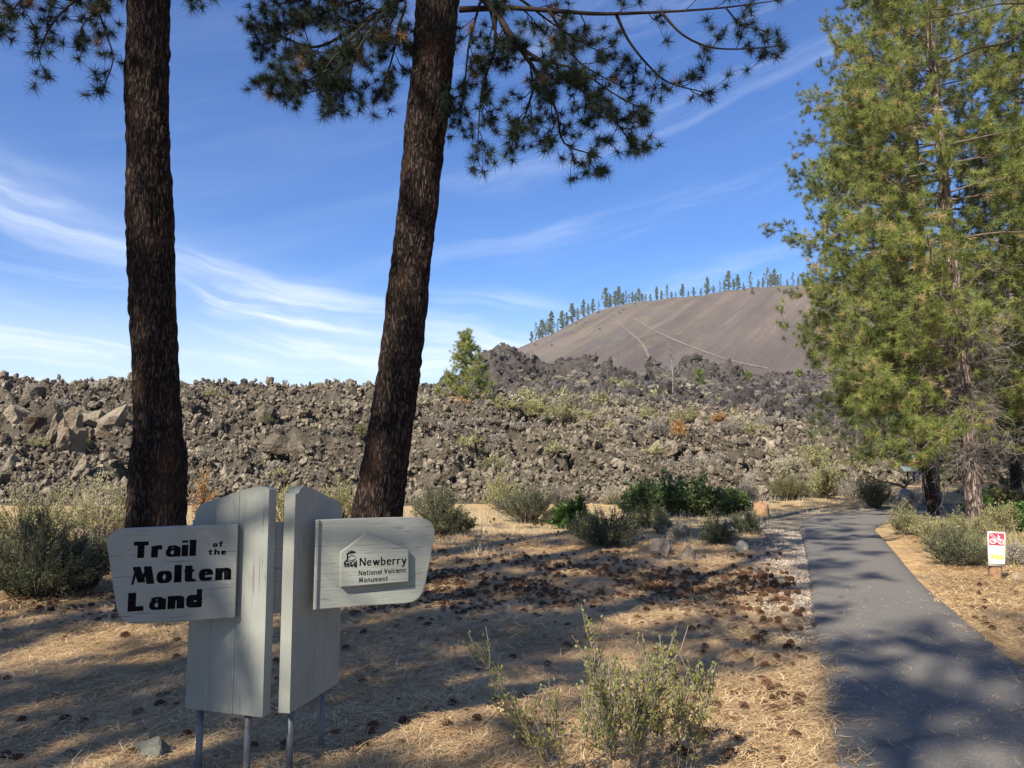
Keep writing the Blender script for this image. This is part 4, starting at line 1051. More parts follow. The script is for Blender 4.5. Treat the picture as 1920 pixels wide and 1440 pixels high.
# near sparse bitterbrush at the bottom
def bitter(px, py, Y, wpx, hpx, label, stems, leaves, upright=.35):
    q = at(px, py, Y); sc_ = Y / FPX; SEED[0] += 1
    wd, lf = shrub_mb(wpx * sc_, hpx * sc_, stems, int(leaves * 1.5), .017, SEED[0], upright, .06, 17, .36, -.1, dome=False)
    rt = empty('bitterbrush', (q[0], q[1], 0), 0, label, 'shrub')
    wd.build('stems', M['stem_brown'], rt); lf.build('foliage', M['bitter'], rt)
M['stem_brown'] = m_plain('grey_brown_twigs', (.20, .165, .125), .9, .1, .35, 30)
M['bitter'] = m_leaf('yellow_green_small_leaves', [(0, (.101, .115, .029)), (.5, (.230, .238, .065)), (1, (.418, .403, .144))], .45)
bitter(1060, 1440, 4.05, 330, 265, 'sparse yellow-green bitterbrush at the bottom, its left-hand stems', 9, 1500)
bitter(1160, 1440, 3.85, 240, 290, 'sparse bitterbrush in the middle of the three at the bottom', 10, 1700)
bitter(1275, 1440, 3.95, 150, 265, 'sparse bitterbrush nearest the path at the bottom', 6, 1300)
# brush on the lava
LB = [(1060, 790, 100, 45, 'yellow', 'broad yellow brush on the brow of the lava'), (1000, 775, 60, 26, 'yellow', 'yellow brush left of the broad yellow brush'), (948, 770, 60, 22, 'yellow', 'yellow brush right of the bushy young pine'), (1094, 795, 40, 22, 'yellow', 'small golden brush below the broad yellow brush'), (1145, 782, 45, 20, 'pale', 'pale straw clump right of the broad yellow brush'), (1215, 790, 40, 26, 'yellow', 'yellow brush left of the dead tree'), (1285, 797, 75, 36, 'yellow', 'yellow brush right of the dead tree'), (1272, 825, 30, 36, 'orange', 'rusty orange bush below the yellow brush'), (1235, 815, 60, 34, 'greybrush', 'grey leafless brush left of the rusty orange bush'), (1350, 790, 30, 16, 'orange', 'small tan bush on the right brow of the lava'), (1365, 815, 60, 30, 'greybrush', 'grey brush right of the rusty orange bush'), (1415, 818, 60, 28, 'yellow', 'straw yellow brush on the right slope'), (1375, 840, 18, 14, 'yellow', 'single bright yellow plant among the blocks'), (1525, 858, 70, 30, 'yellow', 'golden brush on the lower right lava'), (600, 732, 24, 14, 'yellow', 'lone yellow plant on the left skyline'), (858, 765, 50, 22, 'orange', 'rusty brush at the foot of the bushy young pine'), (800, 762, 60, 20, 'pale', 'pale brush right of the leaning trunk on the brow'), (140, 795, 45, 34, 'pale', 'pale dry grass hanging over the tan lava block'), (112, 775, 45, 34, 'greybrush', 'grey wispy brush above the tan lava block'), (1445, 800, 60, 24, 'greybrush', 'grey brush high on the right slope'), (1180, 800, 50, 22, 'greybrush', 'grey brush between the two yellow brushes'), (1480, 880, 60, 26, 'pale', 'pale brush low on the right slope'), (1385, 800, 50, 22, 'pale', 'pale brush above the grey brush on the right')]
for px, py, w_, h_, kd, lab in LB:
    shrub(px, py, w_, h_, kd, lab, 55, 1500, .085, .6, 'stem_pale' if kd in ('greybrush', 'pale') else 'stem', leafw=.25, lava=True, thin=.5)
# small clumps strewn over the brow and the far flats, alike pieces
protos = []
for k, (kd, st) in enumerate((('pale', 'stem_pale'), ('greybrush', 'stem_pale'), ('yellow', 'stem'), ('olive', 'stem'))):
    SEED[0] += 1
    wd, lf = shrub_mb(1.3, .6, 22, 420, .13, SEED[0], .6, .7, 2, .22)
    wd_, lf_ = wd.mesh('stems'), lf.mesh('foliage'); wd_.materials.append(M[st]); lf_.materials.append(M[kd]); protos.append((wd_, lf_))
KN = ['pale straw', 'dry grey', 'yellow', 'olive']
for k in range(170):
    far = k > 95
    if far: px, py = rng.uniform(930, 1560), rng.uniform(716, 765)
    elif k % 3 == 0: px, py = rng.uniform(0, 700), rng.uniform(735, 900)
    else: px, py = rng.uniform(820, 1620), rng.uniform(760, 890)
    q = surf(px, py, 27, 140); v = int(rng.choice([0, 0, 1, 2] if far else [1, 1, 2, 0, 3])); s = rng.uniform(.6, 1.5) * (1.5 if far else .62)
    if q[2] < .1: continue
    rt = empty('brush_clump', q, rng.uniform(0, 6.28), 'low ' + KN[v] + ' clump of brush ' + ('on the far lava flat below the butte' if far else ('on the left lava slope' if px < 760 else 'on the right lava slope')), 'shrub', KN[v] + (' clumps on the far lava' if far else ' clumps on the near lava'))
    rt.scale = (s, s, s * rng.uniform(.7, 1.1))
    for me in protos[v]:
        o = bpy.data.objects.new(me.name.split('.')[0], me); C.objects.link(o); o.parent = rt
# low brush dotted over the butte's crest and its left shoulder
NB = 1500; th = rng.uniform(0, 6.28, NB); rr_ = rng.uniform(40, 330, NB); Xb = BX + rr_ * np.cos(th) / .7; Yb = BY + rr_ * np.sin(th); Zb = butte_h(Xb, Yb)
k = ((rr_ < 240) & (Yb < BY) & (fbm2(Xb * .02, Yb * .02, 3, 5) > .45)) | ((np.cos(th) < -.72) & (rr_ > 200) & (np.sin(th) > -.55)); Xb, Yb, Zb = Xb[k], Yb[k], Zb[k]; sw = rng.uniform(1.2, 3.8, len(Xb))
scatter('crest_brush', np.stack([Xb, Yb, Zb], -1), np.stack([sw * 0, sw * 0, rng.uniform(0, 6.28, len(Xb))], -1), np.stack([sw, sw, sw * .8], -1), [protos[3][1], protos[2][1], protos[3][1], protos[1][1]])
# dry grass: blades joined
def grass(name, cx, cy, rx, ry, n_, h, mt, seed, on=None):
    r = np.random.default_rng(seed); a = r.uniform(0, 6.28, n_); f = np.sqrt(r.random(n_))
    X = cx + np.cos(a) * f * rx; Y = cy + np.sin(a) * f * ry; k_ = path_dist(X, Y)[0] > .35; X, Y = X[k_], Y[k_]; n_ = len(X); Z = (on(X, Y) if on else ground_z(X, Y)) - .01
    hh = h * r.uniform(.5, 1.2, n_); le = r.normal(0, .35, (n_, 2)) * hh[:, None]; w = .004 + Y * .00018
    an = r.uniform(0, 3.14, n_); dx, dy = np.cos(an) * w, np.sin(an) * w
    v = np.stack([np.stack([X - dx, Y - dy, Z], -1), np.stack([X + dx, Y + dy, Z], -1), np.stack([X + le[:, 0], Y + le[:, 1], Z + hh], -1)], 1).reshape(-1, 3)
    mb = MB(); mb.add(v, np.arange(len(v)).reshape(-1, 3), None, np.repeat(r.random(n_), 3)); o = mb.build(name, mt, None, kind='stuff'); return o
q = gnd(1160, 985); grass('grass', 2, 19.5, 14, 5, 16000, .13, M['pale'], 1)
q = gnd(1800, 1030); grass('grass', q[0], q[1] + 1, 2.6, 3.2, 5200, .30, M['yellow'], 2)
grass('grass', 18, 34, 14, 9, 6000, .25, M['pale'], 3)
grass('grass', -8, 17, 8, 5, 8000, .14, M['pale'], 4)
for k, (px, py, n_, h) in enumerate([(893, 1043, 26, .22), (942, 1040, 26, .2), (1318, 1052, 16, .15), (960, 1048, 12, .15), (905, 1050, 18, .14), (1240, 1052, 24, .12)]):
    q = gnd(px, py); r_ = .14
    tag(grass('grass_tuft', q[0], q[1], r_, r_, n_, h, M['pale'], 20 + k), 'small tuft of dry blond grass among the pine cones', 'grass tuft', 'dry grass tufts among the cones', 'thing')
# pale grass mass below the crags
NG = 2600; px = rng.uniform(960, 1700, NG); Yg = rng.uniform(72, 112, NG); Xg = (px - 960) / FPX * Yg
k = fbm2(Xg * .12, Yg * .1, 3, 77) > .5; Xg, Yg = Xg[k], Yg[k]; Zg = lava_h(Xg, Yg)
sw = rng.uniform(.25, .7, len(Xg)); scatter('dry_grass', np.stack([Xg, Yg, Zg], -1), np.stack([np.zeros(len(Xg)), np.zeros(len(Xg)), rng.uniform(0, 6.28, len(Xg))], -1), np.stack([sw, sw, sw], -1), [protos[0][1], protos[1][1]])


# ------------------------------------------------------------------ the wooden trail sign
def m_paint():
    m, n, b = mat('weathered_grey_green_paint', .62, .3)
    co = obj_co(n)
    al = attr(n, 'tint')
    g1 = n.noise(n.mapping(co, (1.5, 1.5, 26)), 3, 6, .65, .6); g2 = n.noise(n.mapping(co, (26, 26, 1.2)), 2.4, 6, .65, .5)
    gr = g1 * al + g2 * (1.0 - al)
    dirt = n.noise(co, 3.0, 5, .6)
    c = n.ramp(dirt, [(.3, (.220, .227, .195)), (.7, (.282, .288, .246))])
    crack = n.step(gr, .385, .32)
    c = n.mix(crack * .75 * n.step(n.noise(co, 3.2, 3, .6), .44, .58), c, (.12, .11, .09))
    chip = n.step(n.noise(co, 22, 3, .5), .76, .79)
    c = n.mix(chip, c, (.30, .22, .14))
    n.put(b.inputs['Base Color'], c); bump(n, b, gr + crack * -1.5, .6, .006)
    return m
M['paint'] = m_paint()
M['black_paint'] = m_plain('black_routed_paint', (.008, .008, .009), .9, .0, .3, 30)
M['steel'] = m_plain('galvanised_grey_pole', (.15, .15, .148), .55, .4, .35, 14, .3)
sign = empty('trail_sign', (-1.2, 3.85, 0), 0, 'weathered grey-green wooden trail sign on two boards and four steel poles', 'sign')
SO = np.array([-1.2, 3.85, 0])
def add_sign(mb, name, mt, parent=None, bev=.006, label=None):
    for k in range(len(mb.v)): mb.v[k] = mb.v[k] - SO
    o = mb.build(name, mt, parent or sign)
    if bev:
        md = o.modifiers.new('bevel', 'BEVEL'); md.width = bev; md.segments = 3; md.limit_method = 'ANGLE'; md.angle_limit = R(35); md.use_clamp_overlap = True
        # outlines with rounded corners keep their facets soft
    if label: o['label'] = label
    return o
def plane_hit(px, py, P0, nrm):
    d = ray(px, py); o = np.array([0, 0, CAMH]); t = ((P0 - o) @ nrm) / (d @ nrm); return o + d * t
def on_plane(px, py, P0, d, nrm):
    q = plane_hit(px, py, P0, nrm) - P0; return q @ d, q[2]
# frames: left upright, right upright, cross board
zb = .356
A = gnd(347, 1328, zb); B = gnd(487, 1345, zb); E = gnd(543, 1338, zb); F = gnd(628, 1285, zb)
def frame(P, Q):
    d = unit((Q - P) * [1, 1, 0]); nrm = np.array([d[1], -d[0], 0.]); 
    return d, nrm
dL, nL = frame(A, B); dR, nR = frame(E, F)
P0L = A * [1, 1, 0]; P0R = E * [1, 1, 0]
Jm = gnd(440, 1158, .825) * [1, 1, 0]; dB = unit(np.array([1, .40, 0.])); nB = np.array([dB[1], -dB[0], 0.])
def upright(P0, d, nrm, outline_px, cuts, thick, name='upright_plank'):
    pts = [on_plane(x, y, P0, d, nrm) for x, y in outline_px]
    s = np.array([p[0] for p in pts]); z = np.array([p[1] for p in pts]); order = np.argsort(s); s, z = s[order], z[order]
    s0, s1 = 0.0, s[-1]
    ed = [s0] + [s0 + (s1 - s0) * c for c in cuts] + [s1]
    for k in range(len(ed) - 1):
        a, b = ed[k] + (.0005 if k else 0), ed[k + 1] - (.0005 if k < len(ed) - 2 else 0)
        ss = np.linspace(a, b, 26); top = np.interp(ss, s, z)
        # keep the round shoulders fine
        poly = [(a, zb)] + [(b, zb)] + [(q, t) for q, t in zip(ss[::-1], top[::-1])]
        mb = MB(); off = .0007 * (k % 2)
        m_ = len(poly); P = np.array(poly)
        f = lambda t: P0 + P[:, :1] * d + P[:, 1:] * np.array([0, 0, 1.]) + t * nrm
        v = np.concatenate([f(off), f(-thick)]); kk = np.arange(m_); k2 = (kk + 1) % m_
        # face strips between bottom and top edge
        import bmesh
        bm = bmesh.new(); vs = [bm.verts.new(q - SO) for q in v]
        bm.faces.new(vs[:m_]); bm.faces.new(vs[m_:][::-1])
        for i in range(m_): bm.faces.new([vs[i], vs[i + m_], vs[(i + 1) % m_ + m_], vs[(i + 1) % m_]])
        bmesh.ops.recalc_face_normals(bm, faces=bm.faces)
        me = bpy.data.meshes.new(name); bm.to_mesh(me); bm.free(); me.attributes.new('tint', 'FLOAT', 'POINT')
        me.materials.append(M['paint']); o = bpy.data.objects.new(name, me); C.objects.link(o); o.parent = sign
        md = o.modifiers.new('bevel', 'BEVEL'); md.width = .0015; md.segments = 2; md.limit_method = 'ANGLE'; md.angle_limit = R(50)
upright(P0L, dL, nL, [(365, 975), (366, 962), (369, 954), (375, 947), (385, 942), (400, 937), (420, 931), (440, 924), (460, 917), (478, 913), (490, 912), (499, 914), (505, 918)], [.30, .62], .062)
upright(P0R, dR, nR, [(560, 925), (563, 917), (568, 913), (575, 912), (585, 915), (600, 923), (615, 931), (628, 936), (636, 940), (640, 946), (642, 955), (642, 975)], [.34, .68], .062)
def board(outline_px, P0, d, nrm, t0, t1, name, mt=None, col=1.0, label=None, parent=None, bev=.004):
    import bmesh
    P = np.array([on_plane(x, y, P0 + nrm * t0, d, nrm) for x, y in outline_px])
    f = lambda t: P0 + P[:, :1] * d + P[:, 1:] * np.array([0, 0, 1.]) + t * nrm
    m_ = len(P); v = np.concatenate([f(t0), f(t1)]) - SO
    bm = bmesh.new(); vs = [bm.verts.new(q) for q in v]
    bm.faces.new(vs[:m_]); bm.faces.new(vs[m_:][::-1])
    for i in range(m_): bm.faces.new([vs[i], vs[i + m_], vs[(i + 1) % m_ + m_], vs[(i + 1) % m_]])
    bmesh.ops.recalc_face_normals(bm, faces=bm.faces)
    me = bpy.data.meshes.new(name); bm.to_mesh(me); bm.free(); a = me.attributes.new('tint', 'FLOAT', 'POINT'); a.data.foreach_set('value', np.full(len(me.vertices), col, np.float32))
    me.materials.append(mt or M['paint']); o = bpy.data.objects.new(name, me); C.objects.link(o); o.parent = parent or sign
    if bev: md = o.modifiers.new('bevel', 'BEVEL'); md.width = bev; md.segments = 2; md.limit_method = 'ANGLE'; md.angle_limit = R(50)
    if label: o['label'] = label
    return o
TL = [(447, 983), (350, 986), (240, 991), (222, 994), (209, 1000), (202, 1009), (200, 1020), (203, 1040), (218, 1138), (222, 1153), (230, 1163), (243, 1169), (262, 1170), (350, 1165), (441, 1158)]
tb = board(TL, Jm, dB, nB, 0, -.045, 'name_board')
TR = [(597, 975), (700, 971.5), (765, 970), (790, 971), (803, 975), (811, 982), (815, 993), (815, 1006), (798, 1095), (793, 1110), (786, 1121), (776, 1128), (762, 1131), (700, 1135), (592, 1143)]
rb = board(TR, Jm, dB, nB, 0, -.045, 'monument_board')
board([(500, 981), (560, 978), (560, 1146), (500, 1152)], Jm, dB, nB, -.002, -.043, 'cross_piece', label='dark shaded board joining the two uprights')
board([(592.5, 974.5), (599, 974), (594, 1143.5), (587.5, 1144)], Jm, dB, nB, .014, -.0005, 'edge_strip')
pq = board([(638, 1101.5), (766.5, 1090.5), (766.5, 1032), (687, 998.5), (638, 1036)], Jm, dB, nB, .034, .0006, 'plaque')
# poles
for (px, ytop) in ((376, 1332), (465.5, 1341), (545, 1334), (604.5, 1300)):
    if px < 500: P_, n_, ofs = P0L, nL, -.042
    else: P_, n_, ofs = P0R, nR, -.042
    q = plane_hit(px, ytop, P_ + n_ * ofs, n_)
    mb = MB(); mb.tube(np.array([[q[0], q[1], -.1], [q[0], q[1], zb - .001]]) - SO, .017, 14)
    mb.build('pole', M['steel'], sign, smooth=False)

# lettering drawn with a broad nib (strokes swept by a rectangle)
def arc(cx, cz, rx, rz, a0, a1, n_=9):
    t = np.radians(np.linspace(a0, a1, n_)); return [(cx + rx * math.cos(q), cz + rz * math.sin(q)) for q in t]
XH = .66
def glyphs():
    G = {}
    x = XH
    G['T'] = (.62, [[(0, 1), (.62, 1)], [(.31, 0), (.31, 1)]])
    G['r'] = (.30, [[(0, 0), (0, x)], [(0, x * .55)] + arc(.2, x * .62, .2, x * .38, 160, 55, 6)])
    G['a'] = (.50, [arc(.25, x * .36, .25, x * .36, 20, 380, 14), [(.50, 0), (.50, x * .8)], arc(.26, x * .70, .24, x * .30, 0, 150, 7)])
    G['i'] = (.02, [[(0, 0), (0, x)], [(0, .93), (0, .97)]])
    G['l'] = (.02, [[(0, 0), (0, 1)]])
    G['o'] = (.46, [arc(.23, x / 2, .23, x / 2, 0, 360, 18)])
    G['f'] = (.3, [[(.08, 0), (.08, .75)] + arc(.25, .78, .17, .22, 180, 60, 6), [(-.08, x), (.28, x)]])
    G['t'] = (.30, [[(.08, .92), (.08, .15)] + arc(.22, .14, .14, .14, 180, 290, 5), [(-.08, x), (.30, x)]])
    G['h'] = (.44, [[(0, 0), (0, 1)], [(0, x * .5)] + arc(.22, x * .64, .22, x * .36, 160, 0, 8) + [(.44, 0)]])
    G['n'] = (.44, [[(0, 0), (0, x)], [(0, x * .5)] + arc(.22, x * .64, .22, x * .36, 160, 0, 8) + [(.44, 0)]])
    G['u'] = (.44, [[(.44, 0), (.44, x)], [(0, x)] + arc(.22, x * .32, .22, x * .32, 180, 340, 8) + [(.44, x * .4)]])
    G['m'] = (.76, [[(0, 0), (0, x)], [(0, x * .5)] + arc(.19, x * .66, .19, x * .34, 160, 0, 7) + [(.38, 0)], [(.38, x * .5)] + arc(.57, x * .66, .19, x * .34, 160, 0, 7) + [(.76, 0)]])
    G['e'] = (.44, [arc(.22, x / 2, .22, x / 2, 10, 320, 14), [(.02, x * .52), (.43, x * .58)]])
    G['c'] = (.36, [arc(.22, x / 2, .22, x / 2, 50, 310, 12)])
    G['b'] = (.44, [[(0, 0), (0, 1)], arc(.21, x / 2, .23, x / 2, 160, -160, 14)])
    G['d'] = (.46, [[(.46, 0), (.46, 1)], arc(.22, x / 2, .22, x / 2, 20, 340, 14)])
    G['w'] = (.72, [[(0, x), (.19, 0), (.36, x), (.54, 0), (.72, x)]])
    G['y'] = (.46, [[(0, x), (.25, 0)], [(.46, x), (.25, 0), (.1, -.3), (-.02, -.32)]])
    G['N'] = (.62, [[(0, 0), (0, 1)], [(0, 1), (.62, 0)], [(.62, 0), (.62, 1)]])
    G['V'] = (.66, [[(0, 1), (.33, 0)], [(.33, 0), (.66, 1)]])
    G['M'] = (.84, [[(0, 0), (.16, 1)], [(.16, 1), (.42, .12)], [(.42, .12), (.68, 1)], [(.68, 1), (.84, 0)]])
    G['L'] = (.48, [[(0, 0), (0, 1)], [(0, 0), (.48, 0)]])
    return G
GL = glyphs()
def text(parent, name, words, px0, py0, px1, py1, cap_px, nib, P0, d, nrm, t, mt, special=None, track=.12):
    """letters run from (px0,py0) to (px1,py1) on the board; nib = (width, height) in cap heights"""
    nw, nh = nib
    a = np.array(on_plane(px0, py0, P0 + nrm * t, d, nrm)); b = np.array(on_plane(px1, py1, P0 + nrm * t, d, nrm))
    cap = (on_plane(px0, py0 - cap_px, P0 + nrm * t, d, nrm)[1] - a[1])
    adv = [(.3 if c == ' ' else (GL[c][0] * (1.0) + nw) + track) for c in words]; tot = sum(adv) - track
    L = np.linalg.norm(b - a); sx = L / tot; ux = (b - a) / L
    mb = MB(); x0 = 0; lay = 0
    for c, w in zip(words, adv):
        if c != ' ':
            for st in GL[c][1]:
                cw, ch = nw, nh
                if special and (c, GL[c][1].index(st)) in special: cw, ch = special[(c, GL[c][1].index(st))]
                st = np.array(st, float)
                for p, q in zip(st[:-1], st[1:]):
                    lay += 1; th = .0006 + .00001 * (lay % 17)
                    pts = []
                    for r_ in (p, q):
                        zz = r_[1] * (1 - ch) + ch / 2 if r_[1] >= 0 else r_[1] + ch / 2
                        for sx_, sz_ in ((-.5, -.5), (.5, -.5), (.5, .5), (-.5, .5)): pts.append((x0 + nw / 2 + r_[0] + sx_ * cw, zz + sz_ * ch))
                    pts = hull(pts)
                    PP = np.array([(a + ux * (u * sx))[0] for u, _ in pts]), np.array([(a[1] + ux[1] * u * sx) + v * cap for u, v in pts])
                    W3 = P0 + PP[0][:, None] * d + PP[1][:, None] * np.array([0, 0, 1.]) + nrm * (t + th) - SO
                    W0 = W3 - nrm * (th - .0002); m_ = len(W3); k = np.arange(m_); k2 = (k + 1) % m_
                    mb.add(np.concatenate([W3, W0]), [[0, i, i + 1] for i in range(1, m_ - 1)], np.stack([k, k + m_, k2 + m_, k2], -1))
        x0 += w
    return mb.build(name, mt, parent)
def hull(P):
    P = sorted(set((round(a, 6), round(b, 6)) for a, b in P)); 
    def half(P):
        h = []
        for p in P:
            while len(h) > 1 and (h[-1][0] - h[-2][0]) * (p[1] - h[-2][1]) - (h[-1][1] - h[-2][1]) * (p[0] - h[-2][0]) <= 0: h.pop()
            h.append(p)
        return h
    lo, up = half(P), half(P[::-1]); return lo[:-1] + up[:-1]
BK = M['black_paint']
sp_ = {('T', 0): (.16, .24), ('L', 1): (.16, .26), ('e', 1): (.08, .12), ('t', 1): (.1, .16), ('r', 1): (.16, .24), ('i', 1): (.34, .10), ('M', 0): (.10, .1), ('M', 1): (.34, .1), ('M', 2): (.12, .1), ('M', 3): (.36, .1), ('f', 1): (.1, .14), ('a', 0): (.24, .10), ('a', 2): (.16, .12), ('e', 0): (.27, .11), ('o', 0): (.28, .11), ('d', 0): (.26, .11)}
text(tb, 'lettering', 'Trail', 246, 1047, 368, 1042, 31, (.36, .13), Jm, dB, nB, 0, BK, sp_, .05)
text(tb, 'lettering', 'of', 399, 1026, 418, 1025, 10.5, (.26, .14), Jm, dB, nB, 0, BK, None, .25)
text(tb, 'lettering', 'the', 391, 1040.5, 424, 1039.5, 10.5, (.26, .14), Jm, dB, nB, 0, BK, None, .2)
text(tb, 'lettering', 'Molten', 241, 1097, 433, 1086.5, 33.5, (.36, .13), Jm, dB, nB, 0, BK, sp_, .06)
text(tb, 'lettering', 'Land', 239, 1147, 380, 1138, 35, (.38, .13), Jm, dB, nB, 0, BK, sp_, .08)
text(pq, 'lettering', 'Newberry', 674, 1061.5, 762, 1057.5, 15.5, (.17, .08), Jm, dB, nB, .034, BK, None, .14)
text(pq, 'lettering', 'National Volcanic', 672.5, 1079.5, 762, 1073, 9.8, (.16, .09), Jm, dB, nB, .034, BK, None, .17)
text(pq, 'lettering', 'Monument', 672.5, 1093, 727.5, 1089.5, 10, (.16, .09), Jm, dB, nB, .034, BK, None, .17)
# emblem: wind-bent tree, hill line and rocks
em = MB(); lay = 0
def blob(pts, wd=None):
    global lay
    lay += 1; th = .034 + .0009 + .00004 * lay
    if wd is None:
        W3 = np.array([Jm + (lambda h: h[0] * dB + np.array([0, 0, h[1]]))(on_plane(x, y, Jm + nB * .034, dB, nB)) + nB * th for x, y in hull(pts)]) - SO
        m_ = len(W3); em.add(W3, [[0, i, i + 1] for i in range(1, m_ - 1)])
    else:
        for (a, b) in zip(pts[:-1], pts[1:]):
            a, b = np.array(a, float), np.array(b, float); n_ = unit([-(b - a)[1], (b - a)[0]]) * wd / 2
            blob([tuple(a + n_), tuple(b + n_), tuple(b - n_), tuple(a - n_)])
EX = lambda x, y: (580 + x / 7.58, 960 + y / 7.58)
blob([EX(540, 600), EX(545, 640), EX(535, 690), EX(500, 710)], 3.0); blob([EX(535, 690), EX(560, 710)], 2.6)
for a, b in [((540, 600), (525, 575)), ((545, 600), (560, 560)), ((548, 598), (590, 570)), ((555, 590), (620, 560)), ((560, 592), (655, 575)), ((575, 560), (610, 548)), ((590, 585), (650, 560))]: blob([EX(*a), EX(*b)], 1.2)
for x_, y_, r_ in [(560, 565, 1.3), (585, 558, 1.3), (610, 556, 1.3), (635, 562, 1.3), (650, 575, 1.2), (600, 580, 1.1), (570, 580, 1.1), (627, 578, 1.1)]:
    c_ = EX(x_, y_); blob([(c_[0] + r_ * math.cos(t), c_[1] + r_ * .7 * math.sin(t)) for t in np.linspace(0, 6.28, 7)])
blob([EX(560, 650), EX(580, 620), EX(620, 612), EX(650, 632), EX(665, 660)], .9)
blob([EX(560, 680), EX(600, 690), EX(640, 670), EX(668, 690), EX(668, 780)], 1.1)
for x_, y_, rx_, ry_ in [(505, 735, 2.4, 3.6), (512, 770, 2.6, 1.6), (545, 740, 2.6, 2.6), (550, 772, 2.2, 1.4), (585, 720, 2.2, 2.4), (600, 760, 2.6, 2.8), (640, 745, 2.8, 2.8), (650, 715, 2.0, 1.6), (650, 772, 2.4, 1.6), (570, 750, 1.6, 1.6), (620, 700, 2.2, 1.3)]:
    c_ = EX(x_, y_); blob([(c_[0] + rx_ * math.cos(t), c_[1] + ry_ * math.sin(t)) for t in np.linspace(.4, 6.6, 6)])
em.build('emblem', BK, pq)

# ------------------------------------------------------------------ small trail regulation sign
q = gnd(1870, 1088); sx_ = q[1] / FPX
ts = empty('trail_rule_sign', q, 0, 'small white no-bicycles sign on a short wooden post right of the path', 'sign')
M['post'] = m_plain('rough_brown_post', (.26, .155, .085), .9, .1, .45, 16)
M['white'] = m_plain('white_sign_sheet', (.62, .61, .56), .5, .3, .06, 10)
M['maroon'] = m_plain('maroon_print', (.33, .045, .07), .5, .3); M['red'] = m_plain('red_slash_print', (.55, .04, .09), .5, .3)
M['amber'] = m_plain('amber_print', (.80, .50, .10), .5, .3); M['palegrey'] = m_plain('faded_grey_print', (.50, .52, .42), .6, .2); M['pale_yellow'] = m_plain('faded_yellow_print', (.82, .78, .50), .6, .2)
pw, ph = .145, 58 * sx_
mb = MB(); th = np.linspace(0, 2 * np.pi, 15)[:-1]; zz = np.linspace(-.2, ph, 8)
V_ = np.array([[(pw / 2 + .006 * math.sin(5 * t + k)) * math.copysign(abs(math.cos(t)) ** .5, math.cos(t)), (pw / 2 + .004 * math.sin(7 * t)) * math.copysign(abs(math.sin(t)) ** .5, math.sin(t)) + .09, z_] for k, z_ in enumerate(zz) for t in th])
i_ = np.arange(8 * 14).reshape(8, 14); i2 = np.roll(i_, -1, 1); mb.add(V_, [[98, 98 + k, 99 + k] for k in range(1, 13)], np.stack([i_[:-1], i2[:-1], i2[1:], i_[1:]], -1).reshape(-1, 4)); mb.build('post', M['post'], ts)
wS, z0, z1 = 29 * sx_, 25.5 * sx_, 88 * sx_; tl = np.array([[math.cos(.05), 0, math.sin(.05)], [0, 1, 0], [-math.sin(.05), 0, math.cos(.05)]]).T
def plate(mt, name, x0, x1, a, b, y, parent=None, th=.0015):
    mb = MB(); mb.box([(x0 + x1) / 2 * wS, y, z0 + (a + b) / 2 * (z1 - z0)], [(x1 - x0) * wS, th, (b - a) * (z1 - z0)])
    return mb.build(name, mt, parent or ts)
pn = plate(M['white'], 'sign_panel', -.5, .5, 0, 1, .0, th=.004)
def flat(name, mt, polys, y):
    mb = MB()
    for k, P in enumerate(polys):
        v = np.array([[x * wS, y - .00002 * k, z0 + z_ * (z1 - z0)] for x, z_ in P]); mb.add(v, [[0, i, i + 1] for i in range(1, len(v) - 1)])
    return mb.build(name, mt, pn)
flat('no_bicycles_panel', M['maroon'], [[(-.43, .60), (.43, .60), (.43, .965), (-.43, .965)]], -.0035)
def ring(cx, cz, r, w, asp, n_=14):
    out = []
    for k in range(n_):
        a, b = 2 * math.pi * k / n_, 2 * math.pi * (k + 1) / n_
        out.append([(cx + r * math.cos(a), cz + r * asp * math.sin(a)), (cx + r * math.cos(b), cz + r * asp * math.sin(b)), (cx + (r - w) * math.cos(b), cz + (r - w) * asp * math.sin(b)), (cx + (r - w) * math.cos(a), cz + (r - w) * asp * math.sin(a))])
    return out
def bar(a, b, w):
    a, b = np.array(a, float), np.array(b, float); n_ = np.array([-(b - a)[1], (b - a)[0]]); n_ = n_ / np.linalg.norm(n_) * w / 2
    return [tuple(a + n_), tuple(b + n_), tuple(b - n_), tuple(a - n_)]
asp = wS / (z1 - z0)
flat('bicycle_symbol', M['white'], ring(-.22, .72, .17, .06, asp) + ring(.25, .72, .17, .06, asp) + [bar((-.22, .72), (-.08, .80), .03), bar((-.08, .80), (.15, .80), .03), bar((.15, .80), (.02, .70), .03), bar((.02, .70), (-.08, .80), .03), bar((.15, .82), (.25, .72), .03), bar((.06, .86), (.2, .86), .03), bar((.10, .92), (.10, .80), .05)], -.0042)
flat('slash', M['white'], [bar((-.42, .96), (.42, .61), .07)], -.0050); flat('slash', M['red'], [bar((-.42, .96), (.42, .61), .04)], -.0056)
flat('print_panel', M['pale_yellow'], [[(-.42, .08), (.42, .08), (.42, .56), (-.42, .56)]], -.0035)
flat('print_lines', M['palegrey'], [[(-.15, .52), (.2, .52), (.2, .535), (-.15, .535)], [(-.3, .465), (.35, .465), (.35, .485), (-.3, .485)], [(-.25, .41), (.3, .41), (.3, .43), (-.25, .43)], [(-.38, .12), (.4, .12), (.4, .145), (-.38, .145)]], -.0042)
flat('amber_square', M['amber'], [[(-.34, .2), (-.12, .2), (-.12, .34), (-.34, .34)]], -.0042); flat('amber_square', M['amber'], [[(-.08, .19), (.14, .19), (.14, .345), (-.08, .345)]], -.0042); flat('amber_square', M['amber'], [[(.18, .2), (.38, .2), (.38, .33), (.18, .33)]], -.0042)
for o in [c for c in C.objects if c.parent == ts]: pass
ts.rotation_euler = (0, .035, -.25)

